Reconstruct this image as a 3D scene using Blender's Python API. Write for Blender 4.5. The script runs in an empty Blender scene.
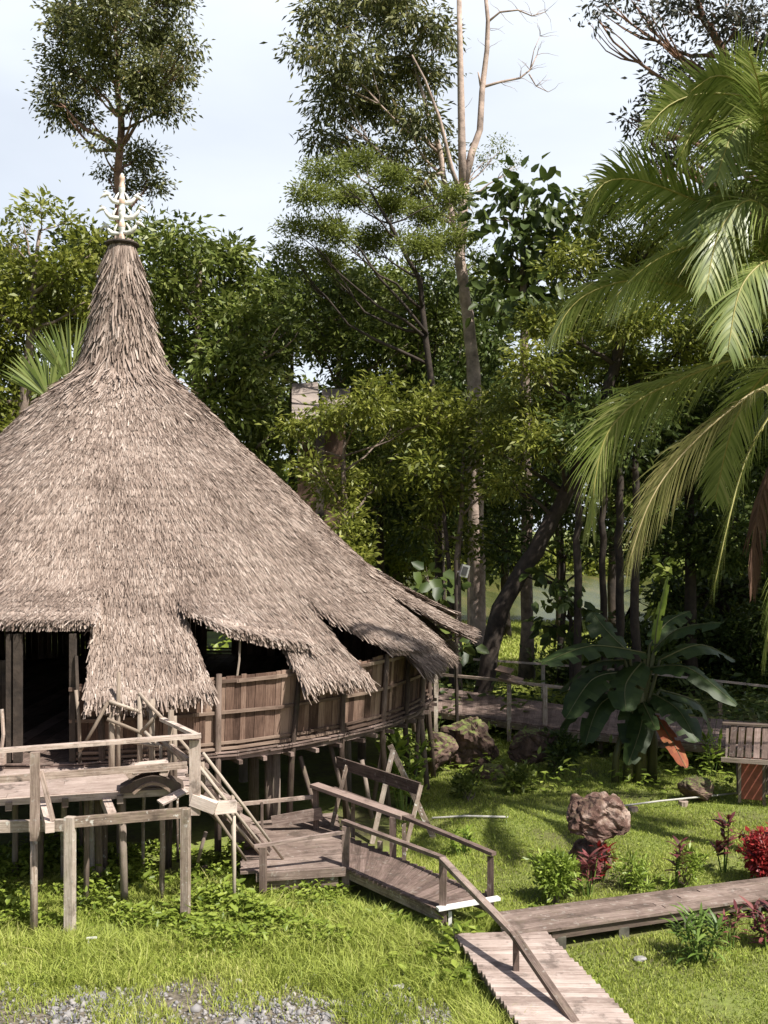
import bpy, math, random
import numpy as np
from mathutils import Vector, noise, Matrix
R = math.radians
rng = np.random.default_rng(7); random.seed(7)
S = bpy.context.scene
COL = S.collection

# ------------------------------------------------------------------ camera, sky, sun, exposure
F = 1000.0; HZ = 527.0; CX = 384.0; CH = 5.7
cam = bpy.data.cameras.new('camera'); co = bpy.data.objects.new('camera', cam); COL.objects.link(co)
co.location = (0, 0, CH); co.rotation_euler = (R(90), 0, 0)
cam.sensor_width = 36; cam.sensor_fit = 'AUTO'; cam.lens = 36 * F / 1024; cam.shift_y = (HZ - 512) / 1024
cam.clip_start = 0.1; cam.clip_end = 3000
S.camera = co
SUN = Vector((0.62, -0.54, 1.13)).normalized()
sun = bpy.data.lights.new('sun', 'SUN'); so = bpy.data.objects.new('sun', sun); COL.objects.link(so)
so.rotation_euler = SUN.to_track_quat('Z', 'Y').to_euler()
sun.energy = 5.0; sun.angle = R(0.6); sun.color = (1, .955, .88)
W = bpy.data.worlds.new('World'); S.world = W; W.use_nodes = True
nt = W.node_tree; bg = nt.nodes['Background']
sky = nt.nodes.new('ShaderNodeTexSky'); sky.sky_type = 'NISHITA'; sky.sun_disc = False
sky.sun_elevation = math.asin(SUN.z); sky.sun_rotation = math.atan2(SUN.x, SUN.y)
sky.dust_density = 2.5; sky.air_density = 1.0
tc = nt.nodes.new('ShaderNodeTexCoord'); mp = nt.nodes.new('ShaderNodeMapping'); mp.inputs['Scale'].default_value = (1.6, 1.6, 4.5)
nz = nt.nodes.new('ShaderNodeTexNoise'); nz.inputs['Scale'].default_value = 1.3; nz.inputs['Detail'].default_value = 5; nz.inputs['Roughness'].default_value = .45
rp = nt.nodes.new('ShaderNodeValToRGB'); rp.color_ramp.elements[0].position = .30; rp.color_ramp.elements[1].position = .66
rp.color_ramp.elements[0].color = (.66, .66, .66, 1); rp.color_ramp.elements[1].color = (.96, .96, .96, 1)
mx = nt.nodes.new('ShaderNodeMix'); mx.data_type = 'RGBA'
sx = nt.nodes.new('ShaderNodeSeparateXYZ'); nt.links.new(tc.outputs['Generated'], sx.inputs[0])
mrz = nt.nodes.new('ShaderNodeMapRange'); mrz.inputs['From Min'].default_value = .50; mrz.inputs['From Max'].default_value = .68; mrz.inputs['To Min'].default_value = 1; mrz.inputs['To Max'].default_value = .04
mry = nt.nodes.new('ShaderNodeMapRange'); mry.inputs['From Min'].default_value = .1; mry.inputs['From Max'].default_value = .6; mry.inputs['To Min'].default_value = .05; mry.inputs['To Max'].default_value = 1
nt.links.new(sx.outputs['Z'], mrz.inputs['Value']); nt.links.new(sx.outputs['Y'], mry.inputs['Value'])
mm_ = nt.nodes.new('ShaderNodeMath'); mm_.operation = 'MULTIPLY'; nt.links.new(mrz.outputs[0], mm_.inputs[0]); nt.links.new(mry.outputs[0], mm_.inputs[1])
cm = nt.nodes.new('ShaderNodeMath'); cm.operation = 'MULTIPLY'; nt.links.new(mm_.outputs[0], cm.inputs[1])   # cloud masked to the low front; overhead and behind cleared to cut fill light
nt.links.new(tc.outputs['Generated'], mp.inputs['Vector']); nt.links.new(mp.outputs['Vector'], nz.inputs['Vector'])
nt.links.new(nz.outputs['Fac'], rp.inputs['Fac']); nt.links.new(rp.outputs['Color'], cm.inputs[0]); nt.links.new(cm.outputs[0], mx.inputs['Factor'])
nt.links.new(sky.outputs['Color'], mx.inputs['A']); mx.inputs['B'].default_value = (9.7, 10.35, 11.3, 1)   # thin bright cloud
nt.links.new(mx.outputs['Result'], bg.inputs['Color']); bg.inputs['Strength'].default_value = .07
S.view_settings.view_transform = 'Standard'; S.view_settings.look = 'None'; S.view_settings.gamma = 1
S.view_settings.exposure = 0.62
S.render.engine = 'CYCLES'
S.cycles.max_bounces = 6; S.cycles.transparent_max_bounces = 8

# ------------------------------------------------------------------ helpers
def P(px, py, Y): return Vector(((px - CX) / F * Y, Y, CH - (py - HZ) / F * Y))
def G(px, py, z=0.0): return P(px, py, (CH - z) * F / (py - HZ))
def PZ(px, Y, z): return Vector(((px - CX) / F * Y, Y, z))
def tag(o, label=None, cat=None, group=None, kind=None):
    if label: o['label'] = label
    if cat: o['category'] = cat
    if group: o['group'] = group
    if kind: o['kind'] = kind
    return o
def empty(name, loc, label, cat, group=None):
    o = bpy.data.objects.new(name, None); COL.objects.link(o); o.location = loc; o.empty_display_size = .2
    return tag(o, label, cat, group)
def mesh_np(name, V, quads=None, tris=None, tint_q=None, tint_t=None, mat=None, parent=None, smooth=False, uv=None):
    V = np.asarray(V, dtype=np.float32).reshape(-1, 3)
    if parent is not None: V = V - np.array(parent_origin(parent), dtype=np.float32)
    me = bpy.data.meshes.new(name)
    parts = []; tot = []; tints = []
    if quads is not None and len(quads):
        quads = np.asarray(quads, dtype=np.int32).reshape(-1, 4); parts.append(quads.ravel()); tot.append(np.full(len(quads), 4, np.int32))
        tints.append(np.asarray(tint_q if tint_q is not None else np.full(len(quads), .5), np.float32))
    if tris is not None and len(tris):
        tris = np.asarray(tris, dtype=np.int32).reshape(-1, 3); parts.append(tris.ravel()); tot.append(np.full(len(tris), 3, np.int32))
        tints.append(np.asarray(tint_t if tint_t is not None else np.full(len(tris), .5), np.float32))
    L = np.concatenate(parts); T = np.concatenate(tot); tints = np.concatenate(tints)
    me.vertices.add(len(V)); me.vertices.foreach_set('co', V.ravel())
    me.loops.add(len(L)); me.loops.foreach_set('vertex_index', L)
    me.polygons.add(len(T)); st = np.concatenate(([0], np.cumsum(T)[:-1])).astype(np.int32)
    me.polygons.foreach_set('loop_start', st); me.polygons.foreach_set('loop_total', T)
    if smooth: me.polygons.foreach_set('use_smooth', np.ones(len(T), bool))
    me.update(calc_edges=True)
    a = me.attributes.new('tint', 'FLOAT', 'FACE'); a.data.foreach_set('value', tints)
    if uv is not None:
        u = me.uv_layers.new(name='UVMap'); u.data.foreach_set('uv', np.asarray(uv, np.float32).ravel())
    if mat: me.materials.append(mat)
    o = bpy.data.objects.new(name, me); COL.objects.link(o)
    if parent is not None: o.parent = parent
    return o
def parent_origin(p):
    v = Vector(p.location)
    while p.parent is not None: p = p.parent; v = v + Vector(p.location)
    return v
class MB:
    @property
    def _n(s): return len(s.v)
    """collects boxes, bars and tubes in world space and links them as one mesh"""
    def __init__(s): s.v = []; s.f = []; s.t = []; s.uv = []
    def face(s, idx, uv, t): s.f.append(idx); s.uv.append(uv); s.t.append(t)
    def bar(s, a, b, w, h, up=(0, 0, 1), t=None, roll=0, jit=0.0):
        a = Vector(a); b = Vector(b); d = (b - a); L = d.length; d.normalize()
        up = Vector(up); x = d.cross(up)
        if x.length < 1e-3: x = d.cross(Vector((0, 1, 0)))
        x.normalize(); y = x.cross(d).normalized()
        if roll: q = Matrix.Rotation(roll, 3, d); x = q @ x; y = q @ y
        t = random.random() if t is None else t; n = len(s.v); uo = random.random() * 50
        for c in (a, b):
            k = [(1 + random.uniform(-jit, jit)) for _ in range(2)]
            for sx, sy in ((-1, -1), (1, -1), (1, 1), (-1, 1)): s.v.append(c + x * (sx * w / 2 * k[0]) + y * (sy * h / 2 * k[1]))
        cum = [0, w, w + h, 2 * w + h, 2 * w + 2 * h]
        for i in range(4):
            j = (i + 1) % 4
            s.face((n + i, n + j, n + 4 + j, n + 4 + i), [(uo, uo + cum[i]), (uo, uo + cum[i + 1]), (uo + L, uo + cum[i + 1]), (uo + L, uo + cum[i])], t)
        s.face((n + 3, n + 2, n + 1, n), [(uo, uo), (uo + .02, uo), (uo + .02, uo + h), (uo, uo + h)], t)
        s.face((n + 4, n + 5, n + 6, n + 7), [(uo, uo), (uo + .02, uo), (uo + .02, uo + h), (uo, uo + h)], t)
        return s
    def tube(s, pts, rad, sides=8, t=None, wob=0.0, cap=True):
        pts = [Vector(p) for p in pts]; m = len(pts); t = random.random() if t is None else t
        if not hasattr(rad, '__len__'): rad = [rad] * m
        n = len(s.v); uo = random.random() * 50; ref = Vector((0.3, .9, .1)); L = 0
        Ls = []
        for i, p in enumerate(pts):
            d = (pts[min(i + 1, m - 1)] - pts[max(i - 1, 0)]).normalized()
            if abs(d.dot(ref)) > .95: ref = Vector((1, 0, 0))
            x = d.cross(ref).normalized(); y = x.cross(d).normalized(); ref = y if i == 0 else ref
            if i: L += (p - pts[i - 1]).length
            Ls.append(L)
            for k in range(sides):
                a = 2 * math.pi * k / sides; r = rad[i] * (1 + random.uniform(-wob, wob))
                s.v.append(p + x * (math.cos(a) * r) + y * (math.sin(a) * r))
        for i in range(m - 1):
            for k in range(sides):
                k2 = (k + 1) % sides; c = 2 * math.pi * rad[i]
                s.face((n + i * sides + k, n + i * sides + k2, n + (i + 1) * sides + k2, n + (i + 1) * sides + k),
                       [(uo + Ls[i], c * k / sides), (uo + Ls[i], c * (k + 1) / sides), (uo + Ls[i + 1], c * (k + 1) / sides), (uo + Ls[i + 1], c * k / sides)], t)
        if cap:
            for i0, rev in ((0, True), (m - 1, False)):
                idx = [n + i0 * sides + k for k in range(sides)]
                if rev: idx = idx[::-1]
                s.face(tuple(idx), [(uo, uo)] * sides, t)
        return s
    def quad(s, a, b, c, d, t=None):
        n = len(s.v); s.v += [Vector(a), Vector(b), Vector(c), Vector(d)]
        s.face((n, n + 1, n + 2, n + 3), [(0, 0), (1, 0), (1, 1), (0, 1)], random.random() if t is None else t)
    def build_each(s, name, mat, parent=None, smooth=False):
        # one object per bar or tube: faces are grouped by the vertices they share
        groups = []; cur = -1; 
        for i, f in enumerate(s.f):
            if min(f) > cur: groups.append([]); 
            groups[-1].append(i); cur = max(cur, max(f))
        for g in groups:
            lo = min(min(s.f[i]) for i in g); hi = max(max(s.f[i]) for i in g); m_ = MB(); m_.v = s.v[lo:hi + 1]; m_.f = [tuple(x - lo for x in s.f[i]) for i in g]; m_.uv = [s.uv[i] for i in g]; m_.t = [s.t[i] for i in g]
            m_.build(name, mat, parent, smooth)
    def build(s, name, mat, parent=None, smooth=False):
        o0 = parent_origin(parent) if parent is not None else Vector((0, 0, 0))
        me = bpy.data.meshes.new(name); me.from_pydata([tuple(v - o0) for v in s.v], [], s.f)
        a = me.attributes.new('tint', 'FLOAT', 'FACE'); a.data.foreach_set('value', s.t)
        u = me.uv_layers.new(name='UVMap'); u.data.foreach_set('uv', np.array([c for f in s.uv for c in f], np.float32).ravel())
        me.materials.append(mat)
        if smooth: me.polygons.foreach_set('use_smooth', np.ones(len(s.f), bool))
        me.update()
        o = bpy.data.objects.new(name, me); COL.objects.link(o)
        if parent is not None: o.parent = parent
        return o

# ------------------------------------------------------------------ materials
def newmat(name):
    m = bpy.data.materials.new(name); m.use_nodes = True; n = m.node_tree; b = n.nodes['Principled BSDF']; return m, n, b
def N(n, t, **k):
    x = n.nodes.new(t)
    for a, v in k.items():
        if a in x.inputs: x.inputs[a].default_value = v
        else: setattr(x, a, v)
    return x
def ramp(n, stops):
    r = n.nodes.new('ShaderNodeValToRGB'); e = r.color_ramp.elements
    while len(e) < len(stops): e.new(.5)
    for i, (p, c) in enumerate(stops): e[i].position = p; e[i].color = (*c, 1)
    return r
def wood(name, dark, mid, light, green=0.0, rough=.85, blot=.42, spots=0):
    m, n, b = newmat(name); L = n.links.new
    uv = N(n, 'ShaderNodeUVMap'); mp = N(n, 'ShaderNodeMapping'); mp.inputs['Scale'].default_value = (1.6, 26, 1)
    L(uv.outputs[0], mp.inputs[0])
    g = N(n, 'ShaderNodeTexNoise', Scale=1.6, Detail=6, Roughness=.7); L(mp.outputs[0], g.inputs['Vector'])
    tx = N(n, 'ShaderNodeTexCoord'); g2 = N(n, 'ShaderNodeTexNoise', Scale=2.2, Detail=5, Roughness=.65); L(tx.outputs['Object'], g2.inputs['Vector'])
    at = N(n, 'ShaderNodeAttribute'); at.attribute_name = 'tint'
    m1 = N(n, 'ShaderNodeMath', operation='MULTIPLY_ADD'); L(g.outputs['Fac'], m1.inputs[0]); m1.inputs[1].default_value = .75; 
    m2 = N(n, 'ShaderNodeMath', operation='MULTIPLY_ADD'); L(at.outputs['Fac'], m2.inputs[0]); m2.inputs[1].default_value = .42; m2.inputs[2].default_value = -.24
    L(m2.outputs[0], m1.inputs[2])
    m3 = N(n, 'ShaderNodeMath', operation='MULTIPLY_ADD'); L(g2.outputs['Fac'], m3.inputs[0]); m3.inputs[1].default_value = blot; L(m1.outputs[0], m3.inputs[2])
    r = ramp(n, [(.28, dark), (.52, mid), (.78, light)]); L(m3.outputs[0], r.inputs[0])
    out = r.outputs[0]
    if green > 0:
        g3 = N(n, 'ShaderNodeTexNoise', Scale=5, Detail=6, Roughness=.7); L(tx.outputs['Object'], g3.inputs['Vector'])
        rr = ramp(n, [(.52, (0, 0, 0)), (.66, (green,) * 3)]); L(g3.outputs['Fac'], rr.inputs[0])
        mx = N(n, 'ShaderNodeMix', data_type='RGBA'); L(rr.outputs[0], mx.inputs['Factor']); L(out, mx.inputs['A']); mx.inputs['B'].default_value = (.17, .175, .08, 1)
        out = mx.outputs['Result']
    if spots > 0:
        g4 = N(n, 'ShaderNodeTexNoise', Scale=11, Detail=4, Roughness=.6); L(tx.outputs['Object'], g4.inputs['Vector'])
        rr = ramp(n, [(.60, (0, 0, 0)), (.66, (spots,) * 3)]); L(g4.outputs['Fac'], rr.inputs[0])
        mx = N(n, 'ShaderNodeMix', data_type='RGBA'); L(rr.outputs[0], mx.inputs['Factor']); L(out, mx.inputs['A']); mx.inputs['B'].default_value = (.62, .60, .54, 1); out = mx.outputs['Result']
        g5 = N(n, 'ShaderNodeTexNoise', Scale=3.1, Detail=6, Roughness=.7); L(tx.outputs['Object'], g5.inputs['Vector'])
        rr = ramp(n, [(.36, (1, 1, 1)), (.47, (0, 0, 0))]); L(g5.outputs['Fac'], rr.inputs[0]); k5 = N(n, 'ShaderNodeMath', operation='MULTIPLY'); L(rr.outputs[0], k5.inputs[0]); k5.inputs[1].default_value = .6
        mx = N(n, 'ShaderNodeMix', data_type='RGBA'); L(k5.outputs[0], mx.inputs['Factor']); L(out, mx.inputs['A']); mx.inputs['B'].default_value = (.06, .045, .035, 1); out = mx.outputs['Result']
    L(out, b.inputs['Base Color']); b.inputs['Roughness'].default_value = rough; b.inputs['Specular IOR Level'].default_value = .25
    bp = N(n, 'ShaderNodeBump', Strength=.55, Distance=.012); L(g.outputs['Fac'], bp.inputs['Height']); L(bp.outputs[0], b.inputs['Normal'])
    return m
def leafm(name, cols, rough=.45, trans=.3, tcol=None, spec=.4, vein=False):
    m, n, b = newmat(name); L = n.links.new
    at = N(n, 'ShaderNodeAttribute'); at.attribute_name = 'tint'
    st = [(i / (len(cols) - 1), c) for i, c in enumerate(cols)]
    r = ramp(n, st); L(at.outputs['Fac'], r.inputs[0]); L(r.outputs[0], b.inputs['Base Color'])
    b.inputs['Roughness'].default_value = rough; b.inputs['Specular IOR Level'].default_value = spec
    tr = N(n, 'ShaderNodeBsdfTranslucent')
    if tcol: 
        mm = N(n, 'ShaderNodeMix', data_type='RGBA', blend_type='MULTIPLY'); mm.inputs['Factor'].default_value = 1; L(r.outputs[0], mm.inputs['A']); mm.inputs['B'].default_value = (*tcol, 1); L(mm.outputs['Result'], tr.inputs[0])
    else: L(r.outputs[0], tr.inputs[0])
    ms = N(n, 'ShaderNodeMixShader'); ms.inputs[0].default_value = trans
    L(b.outputs[0], ms.inputs[1]); L(tr.outputs[0], ms.inputs[2]); L(ms.outputs[0], n.nodes['Material Output'].inputs[0])
    return m
def plain(name, c, rough=.6, var=.15, scale=6, metal=0, bump=0.0):
    m, n, b = newmat(name); L = n.links.new
    tx = N(n, 'ShaderNodeTexCoord'); g = N(n, 'ShaderNodeTexNoise', Scale=scale, Detail=6, Roughness=.65); L(tx.outputs['Object'], g.inputs['Vector'])
    r = ramp(n, [(.3, tuple(x * (1 - var * 1.6) for x in c)), (.7, tuple(min(1, x * (1 + var)) for x in c))]); L(g.outputs['Fac'], r.inputs[0])
    L(r.outputs[0], b.inputs['Base Color']); b.inputs['Roughness'].default_value = rough; b.inputs['Metallic'].default_value = metal
    if bump: bp = N(n, 'ShaderNodeBump', Strength=.6, Distance=bump); L(g.outputs['Fac'], bp.inputs['Height']); L(bp.outputs[0], b.inputs['Normal'])
    return m
M = {}
M['rail'] = wood('weathered_rail_wood', (.14, .095, .072), (.42, .325, .27), (.68, .57, .50), green=.10, spots=.25)
M['postlichen'] = wood('lichened_post_wood', (.08, .055, .042), (.27, .205, .16), (.56, .48, .41), green=.30, spots=.8)
M['deck'] = wood('worn_deck_wood', (.06, .042, .035), (.185, .135, .112), (.38, .295, .255), green=.12, spots=.2)
M['deckpale'] = wood('pale_worn_deck_wood', (.14, .098, .082), (.34, .262, .226), (.58, .475, .425), green=.08, spots=.15)
M['redwood'] = wood('brown_walkway_wood', (.05, .034, .028), (.15, .105, .088), (.30, .22, .19), green=.1, spots=.12)
M['wall'] = wood('brown_plank_wall', (.05, .028, .02), (.16, .098, .072), (.33, .23, .175), green=.0)
M['batten'] = wood('bamboo_batten', (.06, .038, .028), (.155, .105, .08), (.30, .22, .17))
M['post'] = wood('dark_house_post', (.06, .045, .035), (.15, .11, .09), (.30, .24, .2), green=.25)
M['darkpost'] = wood('brown_round_post', (.035, .024, .018), (.10, .07, .055), (.24, .18, .15), green=.15)
M['bamboo'] = wood('dry_pole_wood', (.16, .12, .09), (.30, .24, .19), (.47, .40, .33), green=.1)
M['whitepaint'] = plain('chipped_white_paint', (.78, .77, .73), .5, .12, 9)
M['finialwhite'] = plain('old_white_paint', (.82, .80, .76), .45, .10, 5)
M['finialpeach'] = plain('faded_orange_paint', (.72, .50, .38), .5, .12, 7)
M['metal'] = plain('grey_metal', (.5, .5, .5), .4, .1, 9, .6)
M['darkmetal'] = plain('dark_fitting', (.06, .06, .06), .5, .1, 9, .3)
M['pipe'] = plain('bleached_pole', (.45, .43, .39), .6, .15, 6)
M['hutred'] = plain('red_brown_board', (.26, .075, .048), .7, .25, 5, 0, .01)
M['bark'] = plain('grey_brown_bark', (.24, .18, .145), .9, .45, 3.2, 0, .06)
M['barkred'] = plain('reddish_bark', (.25, .14, .095), .9, .5, 2.5, 0, .06)
M['barkpale'] = plain('pale_bare_bark', (.46, .35, .29), .85, .4, 2.5, 0, .05)
M['barkdark'] = plain('dark_damp_bark', (.05, .036, .027), .9, .45, 3, 0, .06)
M['concrete'] = plain('mossy_concrete', (.13, .12, .095), .9, .35, 5, 0, .02)
# thatch
m, n, b = newmat('dry_palm_thatch'); L = n.links.new
at = N(n, 'ShaderNodeAttribute'); at.attribute_name = 'tint'
tx = N(n, 'ShaderNodeTexCoord'); g = N(n, 'ShaderNodeTexNoise', Scale=.9, Detail=5, Roughness=.6); L(tx.outputs['Object'], g.inputs['Vector'])
a1 = N(n, 'ShaderNodeMath', operation='MULTIPLY_ADD'); L(g.outputs['Fac'], a1.inputs[0]); a1.inputs[1].default_value = .68
a2 = N(n, 'ShaderNodeMath', operation='MULTIPLY_ADD'); L(at.outputs['Fac'], a2.inputs[0]); a2.inputs[1].default_value = .7; a2.inputs[2].default_value = -.19
L(a2.outputs[0], a1.inputs[2])
r = ramp(n, [(.10, (.05, .032, .025)), (.48, (.275, .208, .170)), (.9, (.545, .455, .395))]); L(a1.outputs[0], r.inputs[0]); L(r.outputs[0], b.inputs['Base Color'])
b.inputs['Roughness'].default_value = .8; b.inputs['Specular IOR Level'].default_value = .2
M['thatch'] = m
# ground
m, n, b = newmat('grassy_earth'); L = n.links.new
tx = N(n, 'ShaderNodeTexCoord')
g = N(n, 'ShaderNodeTexNoise', Scale=.45, Detail=7, Roughness=.65); L(tx.outputs['Object'], g.inputs['Vector'])
g2 = N(n, 'ShaderNodeTexNoise', Scale=9, Detail=6, Roughness=.7); L(tx.outputs['Object'], g2.inputs['Vector'])
ad = N(n, 'ShaderNodeMath', operation='MULTIPLY_ADD'); L(g2.outputs['Fac'], ad.inputs[0]); ad.inputs[1].default_value = .5; L(g.outputs['Fac'], ad.inputs[2])
r = ramp(n, [(.5, (.07, .055, .035)), (.66, (.12, .12, .035)), (.85, (.18, .22, .045)), (1, (.25, .27, .07))]); L(ad.outputs[0], r.inputs[0])
L(r.outputs[0], b.inputs['Base Color']); b.inputs['Roughness'].default_value = .95
bp = N(n, 'ShaderNodeBump', Strength=.8, Distance=.05); L(g2.outputs['Fac'], bp.inputs['Height']); L(bp.outputs[0], b.inputs['Normal'])
M['ground'] = m
M['dirt'] = plain('grey_gritty_dirt', (.16, .135, .10), .95, .6, 14, 0, .03)
M['stone'] = plain('grey_stone', (.30, .285, .27), .85, .35, 12, 0, .01)
# rock
def rockmat(name, c1, c2, c3, moss):
    m, n, b = newmat(name); L = n.links.new
    tx = N(n, 'ShaderNodeTexCoord'); g = N(n, 'ShaderNodeTexNoise', Scale=3.2, Detail=9, Roughness=.72, Distortion=.6); L(tx.outputs['Object'], g.inputs['Vector'])
    r = ramp(n, [(.32, c1), (.5, c2), (.68, c3)]); L(g.outputs['Fac'], r.inputs[0])
    ge = N(n, 'ShaderNodeNewGeometry'); sp = N(n, 'ShaderNodeSeparateXYZ'); L(ge.outputs['Normal'], sp.inputs[0])
    g3 = N(n, 'ShaderNodeTexNoise', Scale=4, Detail=6); L(tx.outputs['Object'], g3.inputs['Vector'])
    mu = N(n, 'ShaderNodeMath', operation='MULTIPLY'); L(sp.outputs['Z'], mu.inputs[0]); L(g3.outputs['Fac'], mu.inputs[1])
    rr = ramp(n, [(.30, (0, 0, 0)), (.46, (moss,) * 3)]); L(mu.outputs[0], rr.inputs[0])
    mx = N(n, 'ShaderNodeMix', data_type='RGBA'); L(rr.outputs[0], mx.inputs['Factor']); L(r.outputs[0], mx.inputs['A']); mx.inputs['B'].default_value = (.16, .19, .05, 1)
    L(mx.outputs['Result'], b.inputs['Base Color']); b.inputs['Roughness'].default_value = .9
    bp = N(n, 'ShaderNodeBump', Strength=.9, Distance=.05); L(g.outputs['Fac'], bp.inputs['Height']); L(bp.outputs[0], b.inputs['Normal'])
    return m
M['rock'] = rockmat('red_brown_rock', (.025, .013, .01), (.14, .075, .057), (.48, .37, .31), .10)
M['mossrock'] = rockmat('mossy_rock', (.025, .016, .012), (.11, .066, .05), (.24, .155, .12), .95)
# water
m, n, b = newmat('murky_lake_water'); L = n.links.new
b.inputs['Base Color'].default_value = (.15, .14, .05, 1); b.inputs['Roughness'].default_value = .22
tx = N(n, 'ShaderNodeTexCoord'); g = N(n, 'ShaderNodeTexNoise', Scale=1.2, Detail=3); L(tx.outputs['Object'], g.inputs['Vector'])
bp = N(n, 'ShaderNodeBump', Strength=.25, Distance=.05); L(g.outputs['Fac'], bp.inputs['Height']); L(bp.outputs[0], b.inputs['Normal'])
b.inputs['Specular IOR Level'].default_value = .02
mpw = N(n, 'ShaderNodeMapping'); mpw.inputs['Scale'].default_value = (.5, .06, 1); L(tx.outputs['Object'], mpw.inputs[0]); gw = N(n, 'ShaderNodeTexNoise', Scale=1.0, Detail=5, Roughness=.6); L(mpw.outputs[0], gw.inputs['Vector'])
rw_ = ramp(n, [(.35, (.035, .045, .014)), (.55, (.09, .095, .028)), (.72, (.15, .12, .05))]); L(gw.outputs['Fac'], rw_.inputs[0]); L(rw_.outputs[0], b.inputs['Base Color'])
M['water'] = m
# leaves
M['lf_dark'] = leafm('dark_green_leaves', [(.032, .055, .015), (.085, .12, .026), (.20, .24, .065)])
M['lf_mid'] = leafm('mid_green_leaves', [(.055, .085, .016), (.165, .205, .038), (.34, .36, .11)])
M['lf_warm'] = leafm('yellow_green_leaves', [(.09, .115, .016), (.225, .25, .038), (.42, .41, .10)], trans=.38)
M['lf_olive'] = leafm('olive_leaves', [(.05, .06, .022), (.12, .135, .042), (.25, .25, .085), (.26, .17, .08)], trans=.22)
M['lf_feather'] = leafm('feathery_leaves', [(.10, .13, .022), (.20, .235, .045), (.33, .36, .11)], trans=.4)
M['lf_grey'] = leafm('grey_green_leaves', [(.03, .034, .026), (.06, .065, .045), (.12, .12, .085), (.17, .08, .055)], trans=.2)
M['palm'] = leafm('coconut_leaflets', [(.08, .12, .02), (.18, .235, .05), (.32, .36, .11), (.48, .45, .2)], rough=.33, trans=.3, spec=.6)
M['palmdry'] = leafm('drying_leaflets', [(.11, .12, .04), (.23, .23, .075), (.38, .35, .15), (.30, .17, .09)], rough=.5, trans=.3)
M['palmdead'] = leafm('dead_brown_frond', [(.06, .03, .02), (.13, .07, .045), (.22, .13, .09)], rough=.8, trans=.2)
M['rachis'] = leafm('yellow_rachis', [(.24, .22, .06), (.38, .34, .10)], trans=.1)
M['rachisdry'] = leafm('ochre_rachis', [(.28, .22, .10), (.40, .32, .16)], trans=.1)
M['banana'] = leafm('banana_leaf', [(.018, .034, .009), (.036, .06, .016), (.065, .095, .03)], rough=.48, trans=.22, spec=.28)
M['bananared'] = leafm('withered_orange_leaf', [(.18, .045, .02), (.34, .085, .03), (.36, .22, .07)], rough=.6, trans=.3)
M['bananastem'] = leafm('banana_stem', [(.05, .055, .025), (.12, .12, .05)], trans=.05)
M['shrub'] = leafm('shrub_leaves', [(.12, .18, .025), (.26, .35, .05), (.44, .52, .13)], trans=.35)
M['shrubdark'] = leafm('deep_green_blades', [(.06, .11, .02), (.14, .22, .04), (.27, .36, .09)], trans=.3)
M['redleaf'] = leafm('crimson_leaves', [(.09, .006, .008), (.24, .016, .018), (.38, .05, .045), (.46, .22, .18)], rough=.35, trans=.25, spec=.5)
M['purple'] = leafm('purple_leaves', [(.07, .02, .025), (.16, .045, .05), (.28, .09, .09), (.12, .10, .06)], trans=.25)
M['grass'] = leafm('grass_blades', [(.12, .165, .025), (.28, .34, .058), (.46, .51, .12), (.56, .52, .22)], rough=.5, trans=.35, spec=.2)
M['cover'] = leafm('undergrowth_leaves', [(.10, .15, .02), (.24, .31, .045), (.42, .48, .10)], trans=.35)

# ------------------------------------------------------------------ foliage generators
def unit(a): return a / np.maximum(np.linalg.norm(a, axis=-1, keepdims=True), 1e-6)
def leaf_mesh(pos, d, L, Wd, flat=.6, rs=None):
    """rhombic folded leaves: pos, direction, length, width -> verts, quads"""
    n = len(pos); d = unit(d); up = rs.normal(size=(n, 3)) * (1 - flat); up[:, 2] += flat
    s = unit(np.cross(d, up)); nn = unit(np.cross(s, d))
    L = np.broadcast_to(L, (n,))[:, None]; Wd = np.broadcast_to(Wd, (n,))[:, None]
    V = np.empty((n, 4, 3)); V[:, 0] = pos; m = pos + d * L * .45
    V[:, 1] = m - s * Wd / 2 + nn * Wd * .18; V[:, 2] = pos + d * L - nn * L * .08; V[:, 3] = m + s * Wd / 2 + nn * Wd * .18
    Q = np.arange(n * 4).reshape(n, 4); return V.reshape(-1, 3), Q
def leaf_mesh6(pos, d, L, Wd, flat=.6, rs=None):
    """oval pointed leaves folded on the midrib: two quads each"""
    n = len(pos); d = unit(d); up = rs.normal(size=(n, 3)) * (1 - flat); up[:, 2] += flat
    s = unit(np.cross(d, up)); nn = unit(np.cross(s, d)); L = np.broadcast_to(L, (n,))[:, None]; Wd = np.broadcast_to(Wd, (n,))[:, None]
    V = np.empty((n, 6, 3)); V[:, 0] = pos; V[:, 3] = pos + d * L - nn * L * .22
    for k, f, w in ((1, .28, .46), (2, .70, .36)):
        m = pos + d * L * f + nn * Wd * .14 - nn * L * .16 * (f > .5); V[:, k] = m - s * Wd * w; V[:, 6 - k] = m + s * Wd * w
    i = np.arange(n)[:, None] * 6; Q = np.stack([i + np.array([0, 1, 2, 3]), i + np.array([0, 3, 4, 5])], 1).reshape(-1, 4); return V.reshape(-1, 3), Q
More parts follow.
